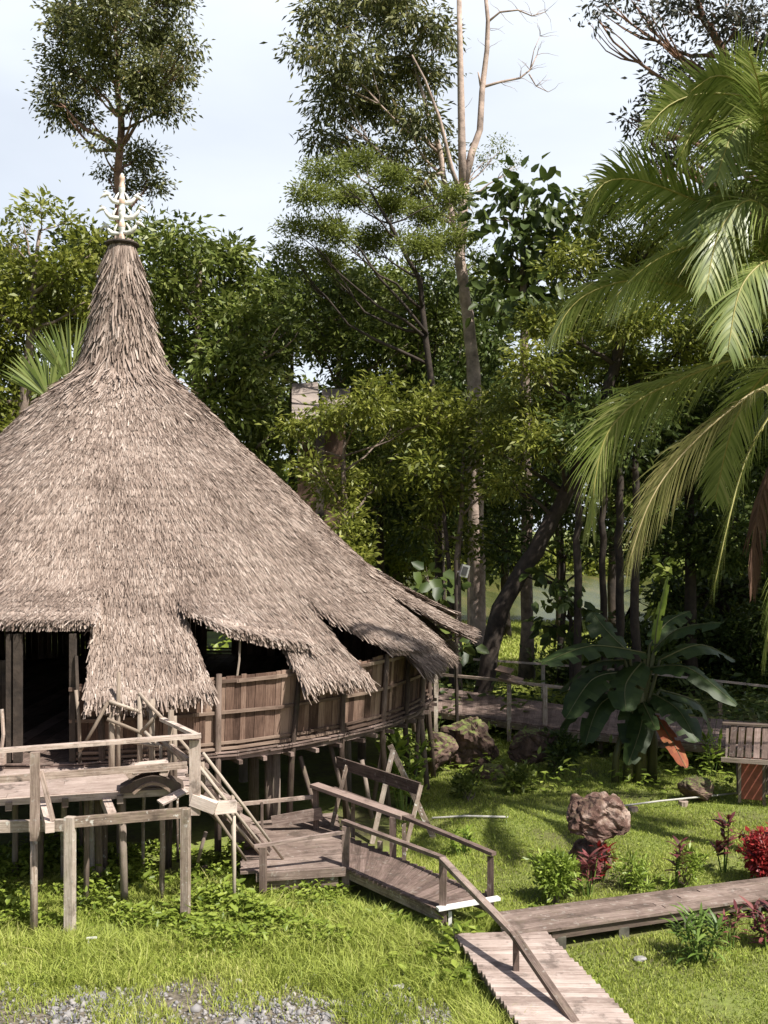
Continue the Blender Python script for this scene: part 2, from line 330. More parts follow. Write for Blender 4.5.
def crown_points(clumps, dens, L, Wd, rs, k=14, twig=.35, squash=.85, shell=.45, droop=.3):
    pos = []; dr = []; ti = []
    for c, r in clumps:
        c = np.array(c); nleaf = 1.45 * dens * math.pi * r * r / (L * Wd * .5)
        nt_ = max(3, int(nleaf / k))
        # leaf sprays gather on lobes spread through the clump, with gaps between them
        nl = 11; lc = unit(rs.normal(size=(nl, 3))) * (r * rs.uniform(.35, .86, (nl, 1))); lr = r * rs.uniform(.26, .44, nl); li = rs.integers(0, nl, nt_)
        u = unit(rs.normal(size=(nt_, 3)) + np.array([0, 0, .45])); tcn = lc[li] + u * (lr[li] * rs.random(nt_) ** shell)[:, None]
        loose = rs.random(nt_) < .10; u2 = unit(rs.normal(size=(nt_, 3))); tcn = np.where(loose[:, None], u2 * (r * rs.random(nt_) ** shell)[:, None], tcn); tcn[:, 2] *= squash
        lt_ = rs.uniform(-.12, .12, nl); tt = np.clip(rs.normal(.42, .13, nt_) + lt_[li], 0, 1)
        off = rs.normal(size=(nt_, k, 3)) * twig; off[:, :, 2] *= .6
        p = c + tcn[:, None, :] + off
        dd = u[:, None, :] * .6 + unit(off) * .8 + rs.normal(size=(nt_, k, 3)) * .35; dd[:, :, 2] -= droop
        pos.append(p.reshape(-1, 3)); dr.append(dd.reshape(-1, 3)); ti.append((tt[:, None] + rs.normal(0, .13, (nt_, k))).ravel())
    return np.concatenate(pos), np.concatenate(dr), np.clip(np.concatenate(ti), 0, 1)
def bend(a, b, sag=.12, n=6, rs=None):
    a = Vector(a); b = Vector(b); L = (b - a).length; o = Vector(rs.normal(size=3)) * L * .06; pts = []
    for i in range(n):
        t = i / (n - 1); q = a.lerp(b, t); w = math.sin(math.pi * t)
        pts.append(q + o * w + Vector((0, 0, -sag * L * w * .6)) + Vector(rs.normal(size=3)) * L * .012)
    return pts
def tree(name, label, cat, Y, trunk, clumps, leafmat, barkmat, leaf=(.26, .10), dens=2.3, seed=1, spread=None, group=None,
         limbs=True, twig=.35, squash=.85, k=14, droop=.3, shell=.45, extra=None, limb_r=.07):
    """trunk: [(px,py,radius_m)] from the ground up at depth Y (first is put on the ground); clumps: (px,py,rpx[,dy])"""
    rs = np.random.default_rng(seed); px0, _, r0 = trunk[0]
    base = PZ(px0, Y, 0); root = empty(name, base, label, cat, group)
    tp = [base - Vector((0, 0, .1))] + [P(a, b_, Y) for a, b_, _ in trunk[1:]]; tr = [r0] + [c for _, _, c in trunk[1:]]
    if tp[1].z < .3: tp[1].z = .3
    # resample trunk
    pts = []; rad = []
    for i in range(len(tp) - 1):
        for j in range(5):
            t = j / 5; pts.append(tp[i].lerp(tp[i + 1], t) + Vector(rs.normal(size=3)) * .03); rad.append(tr[i] * (1 - t) + tr[i + 1] * t)
    pts.append(tp[-1]); rad.append(tr[-1]); rad[0] *= 1.35
    mb = MB(); mb.tube(pts, rad, 9, wob=.08)
    if clumps:
        xs = [c[0] for c in clumps]; half = max((max(xs) - min(xs)) / 2 / F * Y, 1.0) * (.75 if spread is None else spread)
        cl = []
        for c in clumps:
            if name == 'tall_roadside_tree': c = (118 + (c[0] - 118) * .88, c[1], c[2] * .88)
            dy = c[3] if len(c) > 3 else rs.uniform(-half, half)
            Yc = Y + dy; cl.append((P(c[0], c[1], Yc), c[2] / F * Yc))
        if limbs:
            for c, r in cl:
                cand = [(abs((p.z) - (c.z - (abs(c.x - p.x) + abs(c.y - p.y)) * .6)), i) for i, p in enumerate(pts) if i > 3]
                i = min(cand)[1]; lr = min(rad[i] * .6, limb_r + .012 * (c - pts[i]).length)
                bp_ = bend(pts[i], c, .1, 7, rs); mb.tube(bp_, [lr * (1 - .8 * q / 6) for q in range(7)], 6)
                for _ in range(4):
                    u = Vector(unit(rs.normal(size=3))); e = c + Vector((u.x, u.y, u.z * .7)) * r * .85
                    mb.tube(bend(bp_[4], e, .08, 5, rs), [lr * .32 * (1 - .75 * q / 4) for q in range(5)], 5)
        pos, dr, ti = crown_points([(tuple(c), r) for c, r in cl], dens, leaf[0], leaf[1], rs, k, twig, squash, shell, droop)
        ok = pos[:, 2] > .15; pos = pos[ok]; dr = dr[ok]; ti = ti[ok]
        sc = rs.uniform(.7, 1.25, len(pos))
        V, Q = (leaf_mesh6 if leaf[0] >= .38 else leaf_mesh)(pos, dr, leaf[0] * sc, leaf[1] * sc, .45, rs)
        if leaf[0] >= .38: ti = np.repeat(ti, 2)
        mesh_np('crown', V, Q, tint_q=ti, mat=leafmat, parent=root)
    if extra: extra(mb, rs)
    mb.build('trunk', barkmat, root, True)
    return root

# ------------------------------------------------------------------ ground, lake, dirt
def grid_sheet(name, x0, x1, y0, y1, nx, ny, z, mat, amp=0.0, label=None):
    xs = np.linspace(x0, x1, nx); ys = np.linspace(y0, y1, ny); X, Y = np.meshgrid(xs, ys)
    Z = z + amp * (np.sin(X * .9 + .3 * Y) * np.cos(Y * .7 - X * .2) + .5 * np.sin(X * 2.1) * np.cos(Y * 1.9))
    V = np.stack([X, Y, Z], -1).reshape(-1, 3); i = np.arange((ny - 1) * nx).reshape(ny - 1, nx)[:, :-1].ravel()
    Q = np.stack([i, i + 1, i + nx + 1, i + nx], 1)
    o = mesh_np(name, V, Q, mat=mat, smooth=True); tag(o, label, kind='structure'); return o
grid_sheet('ground', -400, 400, -60, 1200, 60, 90, 0, M['ground'])
def blob_sheet(name, poly, z, mat, jag=.25, n=140, **k):
    pts = [Vector((p[0], p[1], z)) for p in poly]; out = []
    m = len(pts)
    for i in range(n):
        t = i / n * m; a = pts[int(t) % m]; b = pts[(int(t) + 1) % m]; q = a.lerp(b, t - int(t))
        w = noise.noise(Vector((q.x * .9, q.y * .9, 3.1))) * jag * 2; out.append((q.x + w, q.y + w, z))
    c = np.mean(np.array(out), 0); V = np.vstack([out, c]); T = [(i, (i + 1) % n, n) for i in range(n)]
    o = mesh_np(name, V, tris=T, mat=mat); tag(o, kind='structure', **k); return o
blob_sheet('lake', [(-25, 63), (5, 60), (12, 57), (30, 56), (60, 62), (70, 100), (30, 118), (-25, 112)], .004, M['water'], 1.5)
xs_ = np.linspace(-7.5, 1.35, 90); ye = 12.45 + .25 * np.sin(xs_ * 2.1) + .16 * np.sin(xs_ * 5.3 + 1) - .12 * np.clip(xs_, 0, 2) ** 2 * 3
V_ = np.concatenate([np.stack([xs_, np.full(90, 8.5), np.full(90, .005)], -1), np.stack([xs_, ye, np.full(90, .005)], -1)]); i_ = np.arange(89)
tag(mesh_np('dirt_patch', V_, np.stack([i_, i_ + 1, i_ + 91, i_ + 90], 1), mat=M['dirt']), kind='structure')

# ------------------------------------------------------------------ roundhouse
HX, HY = -6.157, 23.5
FLZ = 1.85
house = empty('thatched_roundhouse', (HX, HY, 0), 'large round timber house on stilts under a conical brown thatched roof', 'house')
prof = np.array([(.27, 12.40), (.35, 12.1), (.42, 11.74), (.56, 11.03), (.68, 10.4), (.82, 9.86), (.91, 9.55), (1.06, 9.27), (1.38, 8.97), (1.78, 8.64), (2.1, 8.34), (2.66, 7.74), (3.95, 6.57), (4.9, 5.6), (5.8, 4.75), (6.65, 3.95), (7.9, 2.85), (9.2, 1.85)])
def zmain(r): return np.interp(r, prof[:, 0], prof[:, 1])
# openings in the eave: (theta0, theta1, hinge r, flap end r, lift left, lift mid, lift right, flap theta0, flap theta1)
SKEW = {24.0: 4.0, 47.3: 9.0, 77.0: 5.0, 98: 5}
OPEN = [(-14.5, 10.6, 6.05, 7.10, .62, .62, .60, -14.8, 10.9),
        (24.0, 38.2, 6.35, 7.22, .56, .32, .16, 24.0, 41.5),
        (47.3, 62.0, 6.25, 7.50, .20, .06, .10, 47.0, 77.0),
        (77.0, 86.0, 6.2, 8.15, .60, .70, .62, 76.5, 95.0),
        (98, 112, 5.9, 8.1, .85, .85, .7, 97.0, 113.0),
        (128, 142, 6.1, 7.6, .5, .4, .15, 127.5, 143),
        (160, 174, 6.1, 7.6, .5, .4, .15, 159.5, 175),
        (-168, -154, 6.1, 7.6, .5, .4, .15, -168.5, -153),
        (-135, -120, 6.1, 7.6, .5, .4, .15, -135.5, -119),
        (-104, -90, 6.1, 7.6, .5, .4, .15, -104.5, -89),
        (-74, -60, 6.1, 7.6, .5, .4, .15, -74.5, -59),
        (-44, -30, 6.1, 7.4, .5, .4, .15, -44.5, -29)]
def eave_r(th):   # degrees
    th = np.asarray(th, float)
    return 7.74 + .05 * np.sin(np.radians(th * 9)) + .05 * np.sin(np.radians(th * 23 + 40)) + .13 * ((th > 61) & (th < 78))
def in_open(th, r):
    k = np.zeros(np.shape(th), bool)
    for o in OPEN: k |= (th > o[0]) & (th < o[1]) & (r > o[2])
    return k
def flap_lift(o, th, r):
    t = (th - o[7]) / (o[8] - o[7]); l = np.where(t < .5, o[4] + (o[5] - o[4]) * t * 2, o[5] + (o[6] - o[5]) * (t - .5) * 2)
    rh = o[2] - .25; u = np.clip((r - rh) / (o[3] - rh), 0, 1.3); return .01 + l * (u ** 1.15)
def cyl(r, th, z):
    a = np.radians(th); return np.stack([HX + r * np.sin(a), HY - r * np.cos(a), z], -1)
def shell(rgrid_fn, thA, thB, nr, nth, thick, zf, warp=None):
    """closed slab between the surface and its underside"""
    th = np.linspace(thA, thB, nth); V = []; 
    for lay in (0, 1):
        for i in range(nr):
            r = rgrid_fn(th, i / (nr - 1)); z = zf(r, th) - lay * thick; V.append(cyl(r, th if warp is None else warp(th, r), z))
    V = np.concatenate(V); Q = []
    def I(l, i, j): return (l * nr + i) * nth + j
    for i in range(nr - 1):
        for j in range(nth - 1):
            Q.append((I(0, i, j), I(0, i + 1, j), I(0, i + 1, j + 1), I(0, i, j + 1))); Q.append((I(1, i, j), I(1, i, j + 1), I(1, i + 1, j + 1), I(1, i + 1, j)))
        Q.append((I(0, i, 0), I(1, i, 0), I(1, i + 1, 0), I(0, i + 1, 0))); Q.append((I(0, i, nth - 1), I(0, i + 1, nth - 1), I(1, i + 1, nth - 1), I(1, i, nth - 1)))
    for j in range(nth - 1):
        Q.append((I(0, 0, j), I(0, 0, j + 1), I(1, 0, j + 1), I(1, 0, j))); Q.append((I(0, nr - 1, j), I(1, nr - 1, j), I(1, nr - 1, j + 1), I(0, nr - 1, j + 1)))
    return V, np.array(Q)
def blades_on(th, r, zf, length, width, lift, rs, hang=0, warp=None):
    """thatch blades lying down-slope on surface z=zf(r,th)"""
    n = len(th); tw = th if warp is None else warp(th, r); p = cyl(r, tw, zf(r, th)); e = .05; p2 = cyl(r + e, tw, zf(r + e, th)); d = unit(p2 - p); th = tw
    a = np.radians(th); side = np.stack([np.cos(a), np.sin(a), np.zeros(n)], -1); nrm = unit(np.cross(side, d)); nrm *= np.sign(nrm[:, 2:3] + 1e-6)
    yaw = rs.normal(0, .17, n)[:, None]; dd = unit(d + side * yaw + nrm * (lift * rs.uniform(.2, 1.5, n))[:, None])
    if hang: dd[:, 2] -= hang; dd = unit(dd)
    w = (width * rs.uniform(.45, 1.7, n))[:, None]; l = (length * rs.uniform(.5, 1.6, n))[:, None]
    s2 = unit(np.cross(dd, nrm + side * rs.normal(0, .35, n)[:, None]))
    base = p + nrm * .012 - dd * l * .25
    V = np.empty((n, 4, 3)); V[:, 0] = base - s2 * w * .5; V[:, 1] = base + s2 * w * .5; V[:, 2] = base + dd * l + s2 * w * .22; V[:, 3] = base + dd * l - s2 * w * .22
    return V.reshape(-1, 3), np.arange(4 * n).reshape(n, 4), np.clip(rs.normal(.5, .2, n), 0, 1)
def merge(lst):
    V = []; Q = []; T = []; o = 0
    for v, q, t in lst: V.append(v); Q.append(q + o); T.append(t); o += len(v)
    return np.concatenate(V), np.concatenate(Q), np.concatenate(T)
rs = np.random.default_rng(3)
roofparts = []
zf0 = lambda r, th: zmain(r)
RH = 5.4
v, q = shell(lambda th, t: np.full_like(th, .27 + (RH - .27) * t ** 1.3), -180, 180, 40, 121, .12, zf0); roofparts.append((v, q, np.full(len(q), .08)))  # dark base tint paints the shade in the gaps between blades
# lower ring, sector by sector between the openings; under each flap it stops at the hinge
ops = sorted(OPEN, key=lambda o: o[0]); edges = []
cur = ops[0][0]
for i, o in enumerate(ops):
    nx = ops[(i + 1) % len(ops)][0] + (360 if i == len(ops) - 1 else 0)
    edges.append((o[0], o[1], o)); edges.append((o[1], nx, None))
for a, b_, o in edges:
    nth = max(4, int((b_ - a) / 1.2))
    if o is None: v, q = shell(lambda th, t: RH + (eave_r(th) - RH) * t, a, b_, 14, nth, .17, zf0, lambda th, r, a=a, b_=b_: th + 1.7 * np.clip((r - 6.3) / 1.4, 0, 1) * np.clip(1 - (b_ - th) / 5, 0, 1))
    else:
        if o[2] <= RH + .15: continue
        v, q = shell(lambda th, t: np.full_like(th, RH + (o[2] - RH) * t), a, b_, 5, nth, .17, zf0)
    roofparts.append((v, q, np.full(len(q), .08)))  # same dark tint, gap shade painted into the sheet colour
# blades on main
def sample_r(n, r0, r1):  # uniform on area in r incl. slope
    g_ = np.linspace(r0, r1, 400); zz = zmain(g_); ds = np.hypot(np.gradient(g_), np.gradient(zz)); c = np.cumsum(g_ * ds); c /= c[-1]; return np.interp(rs.random(n), c, g_)
n = 270000
r_ = sample_r(n, 1.0, 7.85); th_ = rs.uniform(-180, 180, n)
# laid in courses: snap part of them to rows
row = rs.random(n) < .55; r_ = np.where(row, np.round(r_ / .17) * .17 + rs.normal(0, .018, n), r_)
keep = ~in_open(th_, r_ + .05) & (r_ < eave_r(th_)); th_ = th_[keep]; r_ = r_[keep]
def ewarp(th, r):
    g_ = np.zeros(np.shape(th))
    for o in OPEN: x_ = np.where(o[0] - th < -180, o[0] - th + 360, o[0] - th); g_ = np.maximum(g_, np.where((x_ >= 0) & (x_ < 5), 1 - x_ / 5, 0))
    return th + 1.7 * np.clip((r - 6.3) / 1.4, 0, 1) * g_
roofparts.append(blades_on(th_, r_, zf0, .23, .019, .12, rs, warp=ewarp))
n = 22000; r_ = sample_r(n, .30, 3.2); k_ = rs.random(n) < np.clip((3.2 - r_) / 2.0, .08, 1); r_ = r_[k_]; n = len(r_); th_ = rs.uniform(-180, 180, n)
roofparts.append(blades_on(th_, r_, zf0, np.clip(.62 - .13 * r_, .3, .6)[:, None][:, 0], .036, .12, rs))
n = 2600; r_ = sample_r(n, .34, 1.3); th_ = rs.uniform(-180, 180, n)
roofparts.append(blades_on(th_, r_, zf0, .55, .045, .24, rs))
# hanging eave fringe
th_ = rs.uniform(-180, 180, 7000); e_ = eave_r(th_); k_ = ~in_open(th_, e_); th_ = th_[k_]; e_ = e_[k_]
roofparts.append(blades_on(th_, e_ - rs.uniform(0, .12, len(th_)), zf0, .26, .035, .05, rs, hang=.35, warp=ewarp))
roofparts.append((lambda t: (t[0] - np.array([0, 0, .09], dtype=float), t[1], t[2] * .8))(blades_on(th_, e_ - rs.uniform(0, .08, len(th_)), zf0, .22, .035, .03, rs, hang=.5, warp=ewarp)))
# cut edges of the lower sheets: blades along the sides
for a, b_, o in edges:
    if o is None: continue
    for tt in (a, b_):
        n = 420; r_ = rs.uniform(o[2], 7.75, n); sgn = -1 if tt == a else 1
        v, q, t = blades_on(tt + sgn * rs.uniform(-.15, .6, n), r_, zf0, .30, .03, .05, rs, hang=.1, warp=ewarp); v[:, 2] -= np.repeat(rs.uniform(0, .15, n), 4); roofparts.append((v, q, t * .9))
V, Q, T = merge(roofparts)
roof = mesh_np('thatch_roof', V, Q, tint_q=T, mat=M['thatch'], parent=house)
for o in OPEN:
    zf = lambda r, th, o=o: zmain(r) + flap_lift(o, th, r)
    fp = []; sk = SKEW.get(o[0], 0); warp = lambda th, r, o=o, sk=sk: th + sk * np.clip((r - o[2]) / (o[3] - o[2]), 0, 1.1) * np.clip((o[8] - th) / (o[8] - o[7]), 0, 1)
    rag = lambda th: o[3] + .05 * np.sin(np.radians(th * 37)) 
    v, q = shell(lambda th, t: (o[2] - .3) + (rag(th) - o[2] + .3) * t, o[7], o[8], 9, max(6, int((o[8] - o[7]) / 1.2)), .09, zf, warp); fp.append((v, q, np.full(len(q), .08)))  # flap base darkened too, so blade gaps look shaded
    area = (o[8] - o[7]) / 360 * math.pi * (o[3] ** 2 - (o[2] - .3) ** 2) * 1.3; n = int(area * 1500)
    t_ = rs.uniform(o[7], o[8], n); r_ = np.sqrt(rs.uniform((o[2] - .4) ** 2, (o[3] - .02) ** 2, n)); row = rs.random(n) < .55; r_ = np.where(row, np.round(r_ / .17) * .17, r_)
    fp.append(blades_on(t_, r_, zf, .23, .019, .12, rs, warp=warp))
    n = int((o[8] - o[7]) * 26); t_ = rs.uniform(o[7], o[8], n); fp.append(blades_on(t_, np.full(n, o[3] - .06) - rs.uniform(0, .1, n), zf, .26, .03, .05, rs, hang=.3, warp=warp))
    v, q, t = blades_on(t_, np.full(n, o[3] - .05), zf, .2, .03, .03, rs, hang=.5, warp=warp); v[:, 2] -= .06; fp.append((v, q, t * .8))
    n = 260
    for tt in (o[7], o[8]):
        v, q, t = blades_on(tt + rs.uniform(-.4, .4, n), rs.uniform(o[2] - .2, o[3], n), zf, .3, .035, .05, rs, warp=warp); v[:, 2] -= np.repeat(rs.uniform(0, .09, n), 4); fp.append((v, q, t))
    V, Q, T = merge(fp)
    fo = mesh_np('thatch_flap', V, Q, tint_q=T, mat=M['thatch'], parent=house)
    mb = MB()   # prop sticks holding the flap up
    if o[0] < 0 and o[1] > 0: continue
    for tt in (o[7] + (o[8] - o[7]) * .38, o[7] + (o[8] - o[7]) * .85):
        a = Vector(cyl(7.2, tt - .6, 3.0)); b_ = Vector(cyl(o[3] - .12, tt + .3, float(zf(np.array(o[3] - .12), np.array(tt))) - .12))
        if b_.z - a.z > .1: mb.tube([a, a.lerp(b_, .5) + Vector((.02, 0, 0)), b_], .02, 6)
    if mb.v: mb.build_each('prop_stick', M['bamboo'], fo)
# walls: slightly out-leaning planks
DOOR = (-1.8, 8.2)
mb = MB(); th = -180
while th < 180:
    w = random.uniform(.7, 1.75)
    tm = th + w / 2; th += w
    if DOOR[0] < tm < DOOR[1] or 168 < tm < 173.5:
        if mb.v: mb.build('plank_wall', M['wall'], house); mb = MB()
        continue
    top = 3.14 + random.uniform(-.01, .02); rr = random.uniform(-.008, .008)
    a = Vector(cyl(7.12 + rr, tm, FLZ - .05)); b_ = Vector(cyl(7.22 + rr, tm, top)); rad = Vector((math.sin(R(tm)), -math.cos(R(tm)), 0))
    mb.bar(a, b_ + Vector((0, 0, random.uniform(-.02, .03))), math.radians(w) * 7.18 * .955, .025, up=rad, t=random.uniform(-.15, 1.15))
mb.build('plank_wall', M['wall'], house)
mb = MB()
def ring(rad0, z, w, h, skipdoor=True, step=6, jit=.01):
    t = -180
    while t < 180:
        a0, a1 = t, t + step
        if skipdoor and a1 > DOOR[0] and a0 < DOOR[1]:
            if a0 < DOOR[0]: a1 = DOOR[0]
            elif a1 > DOOR[1]: a0 = DOOR[1]
            else: t += step; continue
        j0, j1 = random.uniform(-jit, jit), random.uniform(-jit, jit); rad = Vector((math.sin(R(t)), -math.cos(R(t)), 0))
        mb.bar(cyl(rad0, a0 - .15, z + j0), cyl(rad0, a1 + .15, z + j1), w, h, up=(0, 0, 1)); t += step
for a_ in ((7.235, 2.52, .04, .055), (7.265, 3.06, .05, .06), (7.19, 1.99, .04, .045), (7.205, 1.90, .07, .04)): mb = MB(); ring(*a_); mb.build('wall_batten', M['batten'], house)
mb = MB()
ring(7.16, 1.76, .16, .12, False, 7); ring(7.25, 1.80, .10, .035, False, 5, .02); ring(7.28, 1.845, .06, .02, False, 3, .012)
for t in np.arange(-180, 180, 4.2):  # joist ends
    mb.bar(cyl(6.6, t, 1.66), cyl(7.32 + random.uniform(0, .09), t + random.uniform(-.4, .4), 1.665), .07, .07)
mb.build('floor_rim', M['redwood'], house)
mb = MB(); nsl = 46
for i in range(nsl):   # slatted floor of the round room
    x = -7.0 + 14.0 * (i + .5) / nsl; c = math.sqrt(max(.01, 7.08 ** 2 - x * x)); mb.bar((HX + x, HY - c, 1.81), (HX + x, HY + c, 1.81), 14 / nsl * .96, .03)
for k_ in (-5, -3, -1, 1, 3, 5):
    c = math.sqrt(7.0 ** 2 - k_ * k_); mb.bar((HX - c, HY + k_, 1.71), (HX + c, HY + k_, 1.71), .12, .14)
mb.build('floor', M['redwood'], house)
# outer posts, running up the wall, some leaning
for t, lean in [(-14.5, 0), (-3.5, 0), (12, 0), (27.3, -.2), (39.6, -2.2), (47.8, .6), (58.3, .4), (66, 0), (75.3, .4), (84, 0), (96, 0), (108, 0), (124, 0), (140, 0), (156, 0), (176, 0), (-28, 0), (-45, 0), (-62, 0), (-80, 0), (-100, 0), (-120, 0), (-140, 0), (-160, 0)]:
    mb = MB(); a = Vector(cyl(7.08, t + lean, -.1)); b_ = Vector(cyl(7.31, t, 3.2)); mid = a.lerp(b_, .5) + Vector((random.uniform(-.03, .03), 0, 0))
    a = Vector(cyl(7.33, t + lean, -.1)); mb.tube([a, mid, b_], [.065, .058, .05], 8); mb.build('support_post', M['darkpost'], house, True)
for t in range(0, 360, 30):
    for rr in (3.2, 5.7):
        if rr == 3.2 and t % 60: continue
        mb = MB(); mb.tube([cyl(rr, t + 10, -.1), cyl(rr, t + 10, 1.66)], [.11, .1], 8); mb.build('support_post', M['post'], house, True)
for px in (269, 276):
    mb = MB(); mb.tube([PZ(px, 18.2, -.1), PZ(px, 18.2, 1.66)], [.09, .085], 8); mb.build('support_post', M['post'], house, True)
mb = MB(); mb.tube([(HX, HY, -.1), (HX, HY, 11.9)], [.2, .12], 10); mb.build('king_post', M['post'], house, True)
# inner posts and diagonal braces between floor and ground
for (x1, y1, x2, y2, Y) in [(300, 756, 322, 806, 18.4), (362, 760, 372, 792, 19.2), (330, 744, 352, 800, 18.9), (385, 735, 372, 785, 19.8), (420, 700, 414, 775, 21.6)]:
    mb = MB(); mb.tube([P(x1, y1, Y), P(x2, y2, Y) - Vector((0, 0, .5))], .045, 7); mb.build('brace', M['post'], house, True)
mb = MB()   # rafters under the thatch
for t in np.arange(-180, 180, 12):
    if any(o[0] - 1 < t < o[1] + 1 for o in OPEN): continue
    rr = np.array([7.6, 6.6, 5.0, 3.2, 1.6]); mb.tube([Vector(cyl(a_, t, float(zmain(a_)) - .25)) for a_ in rr], .045, 6)
mb.build_each('rafter', M['post'], house)
# door frame, inner screen
mb = MB()
for px, w in ((18, .13), (9, .07), (73, .10)):
    Yd = 16.37; mb.bar(PZ(px, Yd, FLZ), PZ(px, Yd, 3.95), w, .09, up=(0, 1, 0))
mb.bar(PZ(76, 16.3, 3.6), PZ(80, 16.1, 1.9), .05, .05); mb.build('door_frame', M['barkdark'], house)
mb = MB()
for i in range(7): mb.bar(PZ(-22 + i * 5.2, 16.5, FLZ), PZ(-22 + i * 5.2, 16.5, 3.5), .075, .03, up=(0, 1, 0))
mb.build('door_leaf', M['barkdark'], house)
mb = MB(); mb.tube([PZ(2, 16.2, 2.75), PZ(3.5, 16.15, 2.35), PZ(0, 16.2, 1.9)], .03, 6); mb.bar(PZ(-4, 16.05, 2.0), PZ(5, 16.05, 2.0), .12, .22); mb.build('door_sill_block', M['rail'], house)

# finial: white painted pole with carved birds
fin = empty('carved_roof_finial', (HX, HY, 12.38), 'white carved pole with hornbill shaped arms on the tip of the thatched roof', 'finial')
mb = MB(); c = Vector((HX, HY, 0))
def lathe(mb, c, prof_, sides=16, t=.5):
    n = len(mb.v)
    for r, z in prof_:
        for k in range(sides): a = 2 * math.pi * k / sides; mb.v.append(Vector((c[0] + r * math.cos(a), c[1] + r * math.sin(a), z)))
    for i in range(len(prof_) - 1):
        for k in range(sides):
            k2 = (k + 1) % sides; mb.face((n + i * sides + k, n + i * sides + k2, n + (i + 1) * sides + k2, n + (i + 1) * sides + k), [(0, 0)] * 4, t)
lathe(mb, c, [(.02, 12.27), (.36, 12.29), (.40, 12.33), (.38, 12.37), (.02, 12.39)], 24); mb.build('collar_disc', M['barkdark'], fin)
zz = 12.39; seg = []; pm = MB(); om = MB()
z0, z1 = 12.39, 14.0; H = z1 - z0
hs = np.linspace(0, 1, 60); prof2 = []
for h in hs:
    r = .072 - .012 * h + .012 * math.sin(h * 34) + (.02 if .45 < h < .52 else 0); prof2.append((r * (1 if h < .93 else (1 - (h - .93) / .07 * .6)), z0 + h * H))
lathe(pm, c, [(.0, z0)] + prof2 + [(0, z1 + .02)], 14)
for h0, h1 in ((.05, .13), (.22, .30), (.55, .64), (.78, .99)):
    q_ = [(r + .004, z) for r, z in prof2 if z0 + h0 * H <= z <= z0 + h1 * H]; om = MB(); lathe(om, c, q_, 14); om.build('painted_band', M['finialpeach'], fin, True)
pm.build('pole', M['finialwhite'], fin, True); 
def bird(ang, z, s=1.0):
    mb = MB(); d = Vector((math.cos(ang), math.sin(ang), 0)); o = Vector((HX, HY, z))
    # curved arm / neck, body, head with casque and beak, upturned tail
    pts = [o, o + d * .16 * s + Vector((0, 0, -.02)), o + d * .30 * s + Vector((0, 0, .0)), o + d * .40 * s + Vector((0, 0, .10 * s)), o + d * .46 * s + Vector((0, 0, .20 * s))]
    mb.tube(pts, [.035, .055, .06, .045, .03], 8)
    h = pts[-1]; mb.tube([h - d * .03, h + d * .03 + Vector((0, 0, .03)), h + d * .10 + Vector((0, 0, .0)), h + d * .20 + Vector((0, 0, -.09))], [.035, .05, .035, .008], 8)
    mb.tube([h + Vector((0, 0, .04)), h + d * .07 + Vector((0, 0, .09)), h + d * .13 + Vector((0, 0, .08))], [.015, .028, .01], 6)
    w = o + d * .24 * s; mb.tube([w, w + d * -.02 + Vector((0, 0, .10)), w + d * -.09 + Vector((0, 0, .22))], [.03, .035, .012], 6)
    return mb.build('carved_bird', M['finialwhite'], fin, True)
for k_, (z, s) in enumerate([(12.62, .85), (12.98, .9), (13.34, .65)]):
    for a in (0, math.pi) if k_ != 3 else (): bird(a + .25 * (k_ - 1), z, s)


# ------------------------------------------------------------------ veranda platform
plat = empty('veranda_platform', (-4.6, 15.4, 0), 'raised plank veranda on lichen stained posts in front of the dark doorway', 'platform')
DZ = 1.78
fl = Vector((-5.57, 14.5, DZ)); fr = Vector((-2.93, 15.15, DZ)); dv = (fr - fl).normalized(); bk = Vector((-dv.y, dv.x, 0))
L0 = fl - dv * 3.4
mb = MB(); tot = (fr - L0).length; i = 0; w = 0.16; x = 0
nb = 11
for k_ in range(nb):       # long boards parallel to the front edge
    dd = (k_ + .5) * .185 ; off = random.uniform(-.05, .06)
    cut = random.uniform(.3, .7) * tot
    a = L0 + bk * dd - Vector((0, 0, .02)); e = fr + bk * dd + dv * off - Vector((0, 0, .02))
    if k_ > 7: e = e - dv * .5
    m_ = a + dv * cut
    mb.bar(a, m_ - dv * .004, .181, .035, t=random.uniform(.38, .66)); mb.bar(m_ + dv * .004, e, .181, .035, t=random.uniform(.38, .66))
mb.build('deck', M['deckpale'], plat)
mb = MB()
mb.bar(L0 + Vector((0, 0, -.055)) - bk * .02, fr + Vector((0, 0, -.07)) - bk * .02 + dv * .05, .04, .10); mb.build('fascia', M['rail'], plat)
mb = MB()
for k_ in range(8):
    q0 = fr - dv * (.25 + .78 * k_); mb.bar(q0 - bk * .1 - Vector((0, 0, .12)), q0 + bk * 2.1 - Vector((0, 0, .12)), .09, .12)
mb.build_each('joist', M['post'], plat)
def post(px, pyfoot, ztop, w=.13, parent=plat, mat='postlichen', round_=False, name='post', dx=0.0):
    b0 = G(px, pyfoot); mb = MB(); b1 = Vector((b0.x + dx, b0.y, ztop))
    if round_: mb.tube([b0 - Vector((0, 0, .15)), b0.lerp(b1, .5) + Vector((random.uniform(-.02, .02), 0, 0)), b1], [w / 2, w / 2 * .95, w / 2 * .9], 8)
    else: mb.bar(b0 - Vector((0, 0, .15)), b1, w, w * .9, up=(.2, 1, 0), jit=.06)
    return mb.build(name, M[mat], parent, round_)
post(70, 936, 1.66, .125); post(185.5, 924, 1.66, .12); post(34, 937, 1.45, .11, round_=True); post(-40, 935, 1.6, .14)
post(234, 912, 1.42, .06, round_=True, mat='bamboo')
